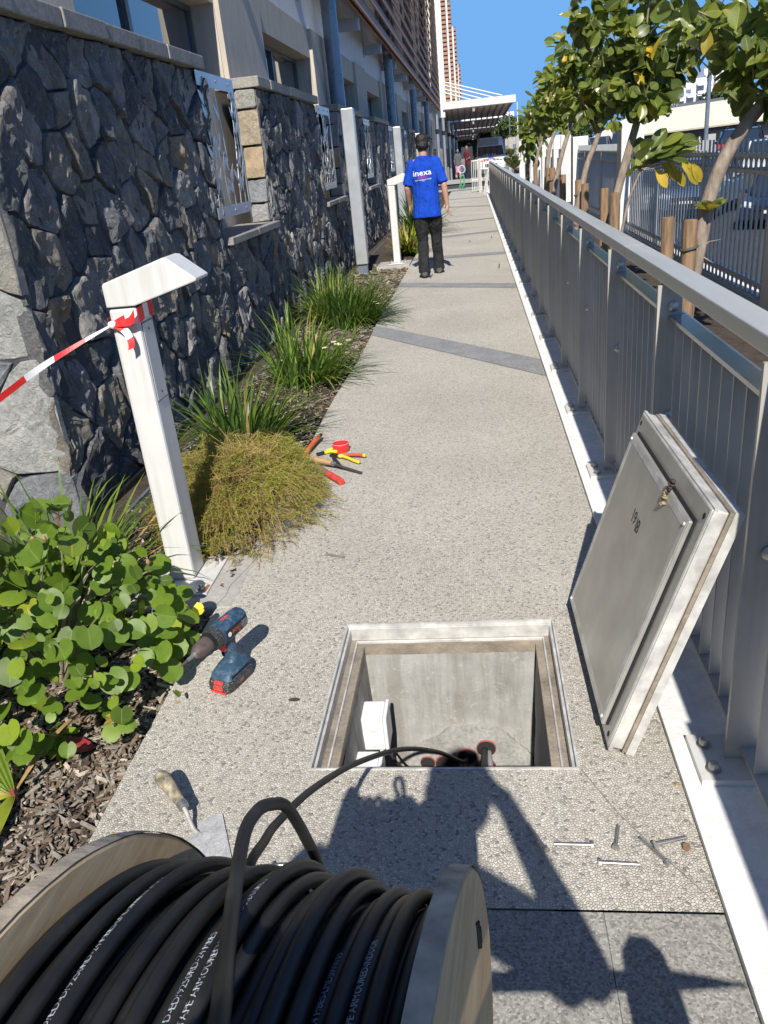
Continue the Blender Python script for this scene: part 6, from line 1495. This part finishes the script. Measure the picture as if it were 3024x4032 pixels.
for k in range(1400):
    if cnt >= 296: break
    a = r.uniform(0, 2*math.pi); u = math.sqrt(r.random()); x, y = -1.47+.50*u*math.cos(a), 2.05+.50*u*math.sin(a)
    h = .60*math.sqrt(max(.02, 1-u*u))*(1+.25*mnoise.noise((x*4,y*4,3)))
    z = h*(r.uniform(.72,1.05) if r.random() < .75 else r.uniform(.25,.7))
    if x > xl(y)+.06+.35*max(0,z-.1): continue
    if math.hypot(x+1.24, y-2.80) < .16: continue
    p = Vector((x, y, max(.03, z))); out = Vector((math.cos(a)*u, math.sin(a)*u, .25)).normalized()
    nn = Vector((0,0,1))*.7+Vector((.10,-.5,0))+out*.45+rvec(r)*.6
    dd = out*.5+Vector((0,-.5,-.35))+rvec(r)*.55
    add_leaf(yheart if r.random() < .05 else r.choice(hleaf_me), orient(p, dd, nn, r.uniform(.5,1.05)*(.55 if r.random() < .35 else 1), r.uniform(-.45,.45)), hs_); cnt += 1
    if cnt % 3 == 0: part('petiole', MB().tube([p, p-Vector(dd).normalized()*.05+Vector((0,0,-.05))], .0013, 4), M_strap2, hs_)
inn = MB()
for k in range(230):
    a = r.uniform(0, 2*math.pi); u = math.sqrt(r.random())*.97; x, y = -1.49+.50*u*math.cos(a), 2.06+.50*u*math.sin(a)
    z = .58*math.sqrt(max(.02, 1-u*u))*r.uniform(.25,.95)
    if x > xl(y)+.05+.3*max(0,z-.1) or math.hypot(x+1.24, y-2.80) < .16: continue
    M_ = orient(Vector((x,y,max(.03,z))), Vector((math.cos(a)*u,math.sin(a)*u-.4,-.3))+rvec(r)*.6, Vector((.1,-.5,.8))+rvec(r)*.45, r.uniform(.5,1.0)); me = hleaf_me[k % 4]
    inn.add([M_ @ v_.co for v_ in me.vertices], [tuple(f.vertices) for f in me.polygons])
part('inner_leaves', inn, M_heart, hs_, 180)['kind'] = 'stuff'
def yflower(c, s_, seed):
    c = Vector(c); fm = MB(); q = random.Random(seed)
    for j in range(5):
        a = 2*math.pi*j/5+.3; e = Vector((math.cos(a)*.8+.5, math.sin(a)*.8-.2, .35)).normalized(); s2 = e.cross(Vector((.5,-.2,.8))).normalized()
        fm.add([c, c+e*.016*s_+s2*.014*s_, c+e*.040*s_+s2*.016*s_+Vector((0,0,.004)), c+e*.046*s_, c+e*.040*s_-s2*.012*s_, c+e*.016*s_-s2*.010*s_], [(0,1,2,3,4,5)])
    part('flower', fm, M_petal, hs_, 180); part('calyx', MB().ball(c-Vector((.006,0,.002)), .010*s_, 8), M_dry, hs_, 180)
M_petal = leafmat('yellow_petal', (.80,.72,.06), (.7,.65,.1), None, .08, .5, .35, 0)
yflower((-1.045,2.30,.115), 1.2, 1); yflower((-1.78,1.88,.26), 1.1, 2)
for k in range(12):
    sp = stem_pts[k*2 % 26]; c = sp[-1]+Vector((0,0,.03)); part('seed_pod', MB().ball(c, .010, 8, (.8,.8,1.3)), plain('seed_pod_%d' % k, (.30,.16,.10), .7), hs_, 180)
# pleated seedling and small weeds in the front corner
pp = thing('pleated_palm_seedling', (-1.33, 1.52, -.03), 'yellowing seedling with long pleated leaves in the front left corner', 'plant')
for k, (e, w_, L_, m) in enumerate((((-.30,.30,.22),.030,.42,M_strap2),((-.34,.12,.16),.028,.40,M_strap2),((.10,.26,.16),.010,.30,M_dry),((.02,-.30,.02),.030,.24,M_strap2),((-.36,-.06,.10),.020,.36,M_fine_y),((.05,-.25,.0),.012,.26,M_dry),((-.30,-.2,.05),.016,.32,M_fine_g),((-.28,.02,.06),.012,.34,M_dry))):
    d = Vector(e).normalized(); side = d.cross(Vector((0,0,1))).normalized(); m_ = MB(); q = Vector((-1.32,1.55,.01)); P = []; ns = 10
    for i in range(ns+1):
        t_ = i/ns; ww = w_*math.sin(math.pi*min(1,t_*.96+.04))**.7
        P.append([q+side*ww*(c/3.5)+Vector((0,0,.004 if c % 2 else 0)) for c in range(-3,4)])
        d = (d+Vector((0,0,-.10*(t_+.2)))).normalized(); q = q+d*(L_/ns); q.z = max(q.z, .005)
    for i in range(ns):
        for c in range(6): m_.add([P[i][c],P[i][c+1],P[i+1][c+1],P[i+1][c]], [(0,1,2,3)])
    part('pleated_leaf', m_, m, pp)
part('stalk', MB().tube([(-1.32,1.55,-.03),(-1.32,1.55,.03)], .008, 6), plain('red_stalk', (.25,.07,.05), .6), pp)
r = random.Random(44)
for k, (x, y, c) in enumerate(((-1.20,1.90,0),(-1.30,1.80,0),(-1.14,1.86,1),(-1.42,1.70,0),(-1.23,1.22,0),(-1.30,1.14,0),(-1.42,1.72,0),(-1.28,1.72,0))):
    wd = thing('weed', (x, y, -.03), 'small lobed weed seedling among the wood chips, %s' % ('right of the shrub foot','below the shrub foot','with bright yellow lobes at the shrub edge','left of the shrub foot near the seedling','by the reel flange','lowest, close to the reel flange','touching the pleated seedling','just above the pleated seedling')[k], 'weed', 'small weeds among the wood chips')
    sprout(wd, r, (x,y,.02), 6, .42, [weld(leaf_mb(.11,.026,obov,.2,.3).mesh('leaf', [M_leafy if c else M_heart, M_leafv]))], .55)
    part('stem', MB().tube([(x,y,-.04),(x,y,.025)], .003, 5), M_strap2, wd)
rd = add_leaf(weld(leaf_mb(.11,.035,obov,.2,.3).mesh('fallen_leaf', [plain('red_leaf',(.32,.03,.035),.5), M_leafv])), orient(Vector((-1.30,1.74,.012)), (1,.3,0), (0,0,1)), hs_)
rd.parent = None; rd.matrix_parent_inverse = Matrix.Identity(4); rd.name = 'fallen_leaf'; tag(rd, 'dark red fallen leaf on the wood chips below the shrub', 'leaf')

# wood chips over the soil
M_ch = [plain('wood_chip_grey', (.25,.215,.175), .95, 0, .3, 60), plain('wood_chip_brown', (.16,.115,.078), .95, 0, .3, 60), plain('wood_chip_pale', (.40,.345,.275), .95, 0, .25, 60), plain('wood_chip_dark', (.06,.043,.03), .95, 0, .3, 60)]
mb = MB(); r = random.Random(77)
def chip(x, y, s_):
    L_ = s_*(r.uniform(.004,.012) if r.random() < .55 else r.uniform(.012,.030)); w_ = min(L_*r.uniform(.12,.42), .006*s_); h = r.uniform(.0008,.0024)*s_; a = r.uniform(0, math.pi); z = -.035+.035*mnoise.noise((((x+2.6)/(xl(y)+2.6)*14)*.9, (y+2.6)/.27*.6, 2))+r.uniform(.0,.022)
    Mx = Matrix.Translation((x, y, z)) @ Matrix.Rotation(a, 4, 'Z') @ Matrix.Rotation(r.gauss(0,.45), 4, 'X') @ Matrix.Rotation(r.gauss(0,.28), 4, 'Y')
    j = lambda q: q*r.uniform(.7,1.1)
    p = [(-j(L_),-j(w_),-h),(j(L_),-j(w_),-h),(j(L_),j(w_),-h),(-j(L_),j(w_),-h),(-j(L_)*.95,-j(w_),h),(j(L_)*.95,-j(w_),h),(j(L_)*.95,j(w_),h),(-j(L_)*.95,j(w_),h)]
    mb.hexa([Mx @ Vector(q) for q in p], r.choice((0,0,0,1,1,1,2,3,3)))
for k in range(21000):
    y = .9+2.3*r.random()**1.15; x = r.uniform(-2.0, xl(y)-.004); chip(x, y, 1.0)
for k in range(11000):
    y = r.uniform(2.6, 13); x = r.uniform(-1.85, xl(y)-.004)
    if r.random() < .45 and x < -1.45: continue
    chip(x, y, 1.0+.06*(y-2.6))
struct('wood_chips', mb, M_ch, None, 'stuff')
mb = MB()
for k in range(420):
    y = r.uniform(1.3,30); x = xl(y)+abs(r.gauss(0,.04)) if r.random() < .7 else .45-abs(r.gauss(0,.03)); s_ = r.uniform(.002,.006)
    mb.ball((x, y, s_*.3), s_, 6, (1.3,1,.5))
struct('grit', mb, M_dry, None, 'stuff')

# big tree beyond the ambulance and bushes further off
def far_tree(label, c, rx, rz, n, seed, s_):
    r = random.Random(seed); c = Vector(c); root = thing('far_tree', (c.x, c.y, -1.4), label, 'tree', 'trees beyond the forecourt')
    part('trunk', MB().tube([(c.x,c.y,-1.6),(c.x+.1,c.y,c.z-rz*.3),(c.x,c.y,c.z)], [.3,.2,.1], 8), M_bark, root, 180); mb = MB()
    lobes = [(c+Vector((r.uniform(-.6,.6)*rx, r.uniform(-.4,.4)*rx, r.uniform(-.45,.5)*rz)), r.uniform(.35,.6)) for _ in range(11)]
    for k in range(n):
        lc, lr = r.choice(lobes); d = rvec(r); p = lc+Vector((d.x*rx*lr, d.y*rx*lr, d.z*rz*lr))*(r.random()**.33)
        n_ = (d+rvec(r)*.8+Vector((0,0,.5))).normalized(); a = n_.orthogonal().normalized()*s_*r.uniform(.6,1.3); b = n_.cross(a)*r.uniform(.5,.9)
        mb.add([p-a-b*.3, p-b, p+a, p+b], [(0,1,2,3)], 0 if r.random() < .65 else 1)
    part('crown', mb, [M_fartree, M_fartree2], root)
M_fartree = leafmat('far_leaf', (.048,.085,.022), (.06,.09,.03), None, .4, .6, .25, 0); M_fartree2 = leafmat('far_leaf_light', (.09,.13,.03), (.1,.13,.04), None, .3, .6, .25, 0)
far_tree('big round green tree behind the pale concrete wall, right of the canopies', (4.25,92,2.9), 2.0, 1.75, 5200, 3, .13)
far_tree('darker green tree filling the gap between the big round tree and the canopies', (2.2,98,2.6), 1.6, 1.6, 3000, 4, .13)
far_tree('olive bush under the farthest canopies', (-.4,120,1.9), 2.4, 1.6, 2600, 5, .15)
far_tree('low green bush on the slope below the right hand apartment block', (33.5,120,4.9), 3.4, .9, 2200, 6, .2)
far_tree('green tree partly hidden behind the trunks of the third and fourth trees', (13.5,112,2.2), 3.0, 1.6, 2600, 7, .16)
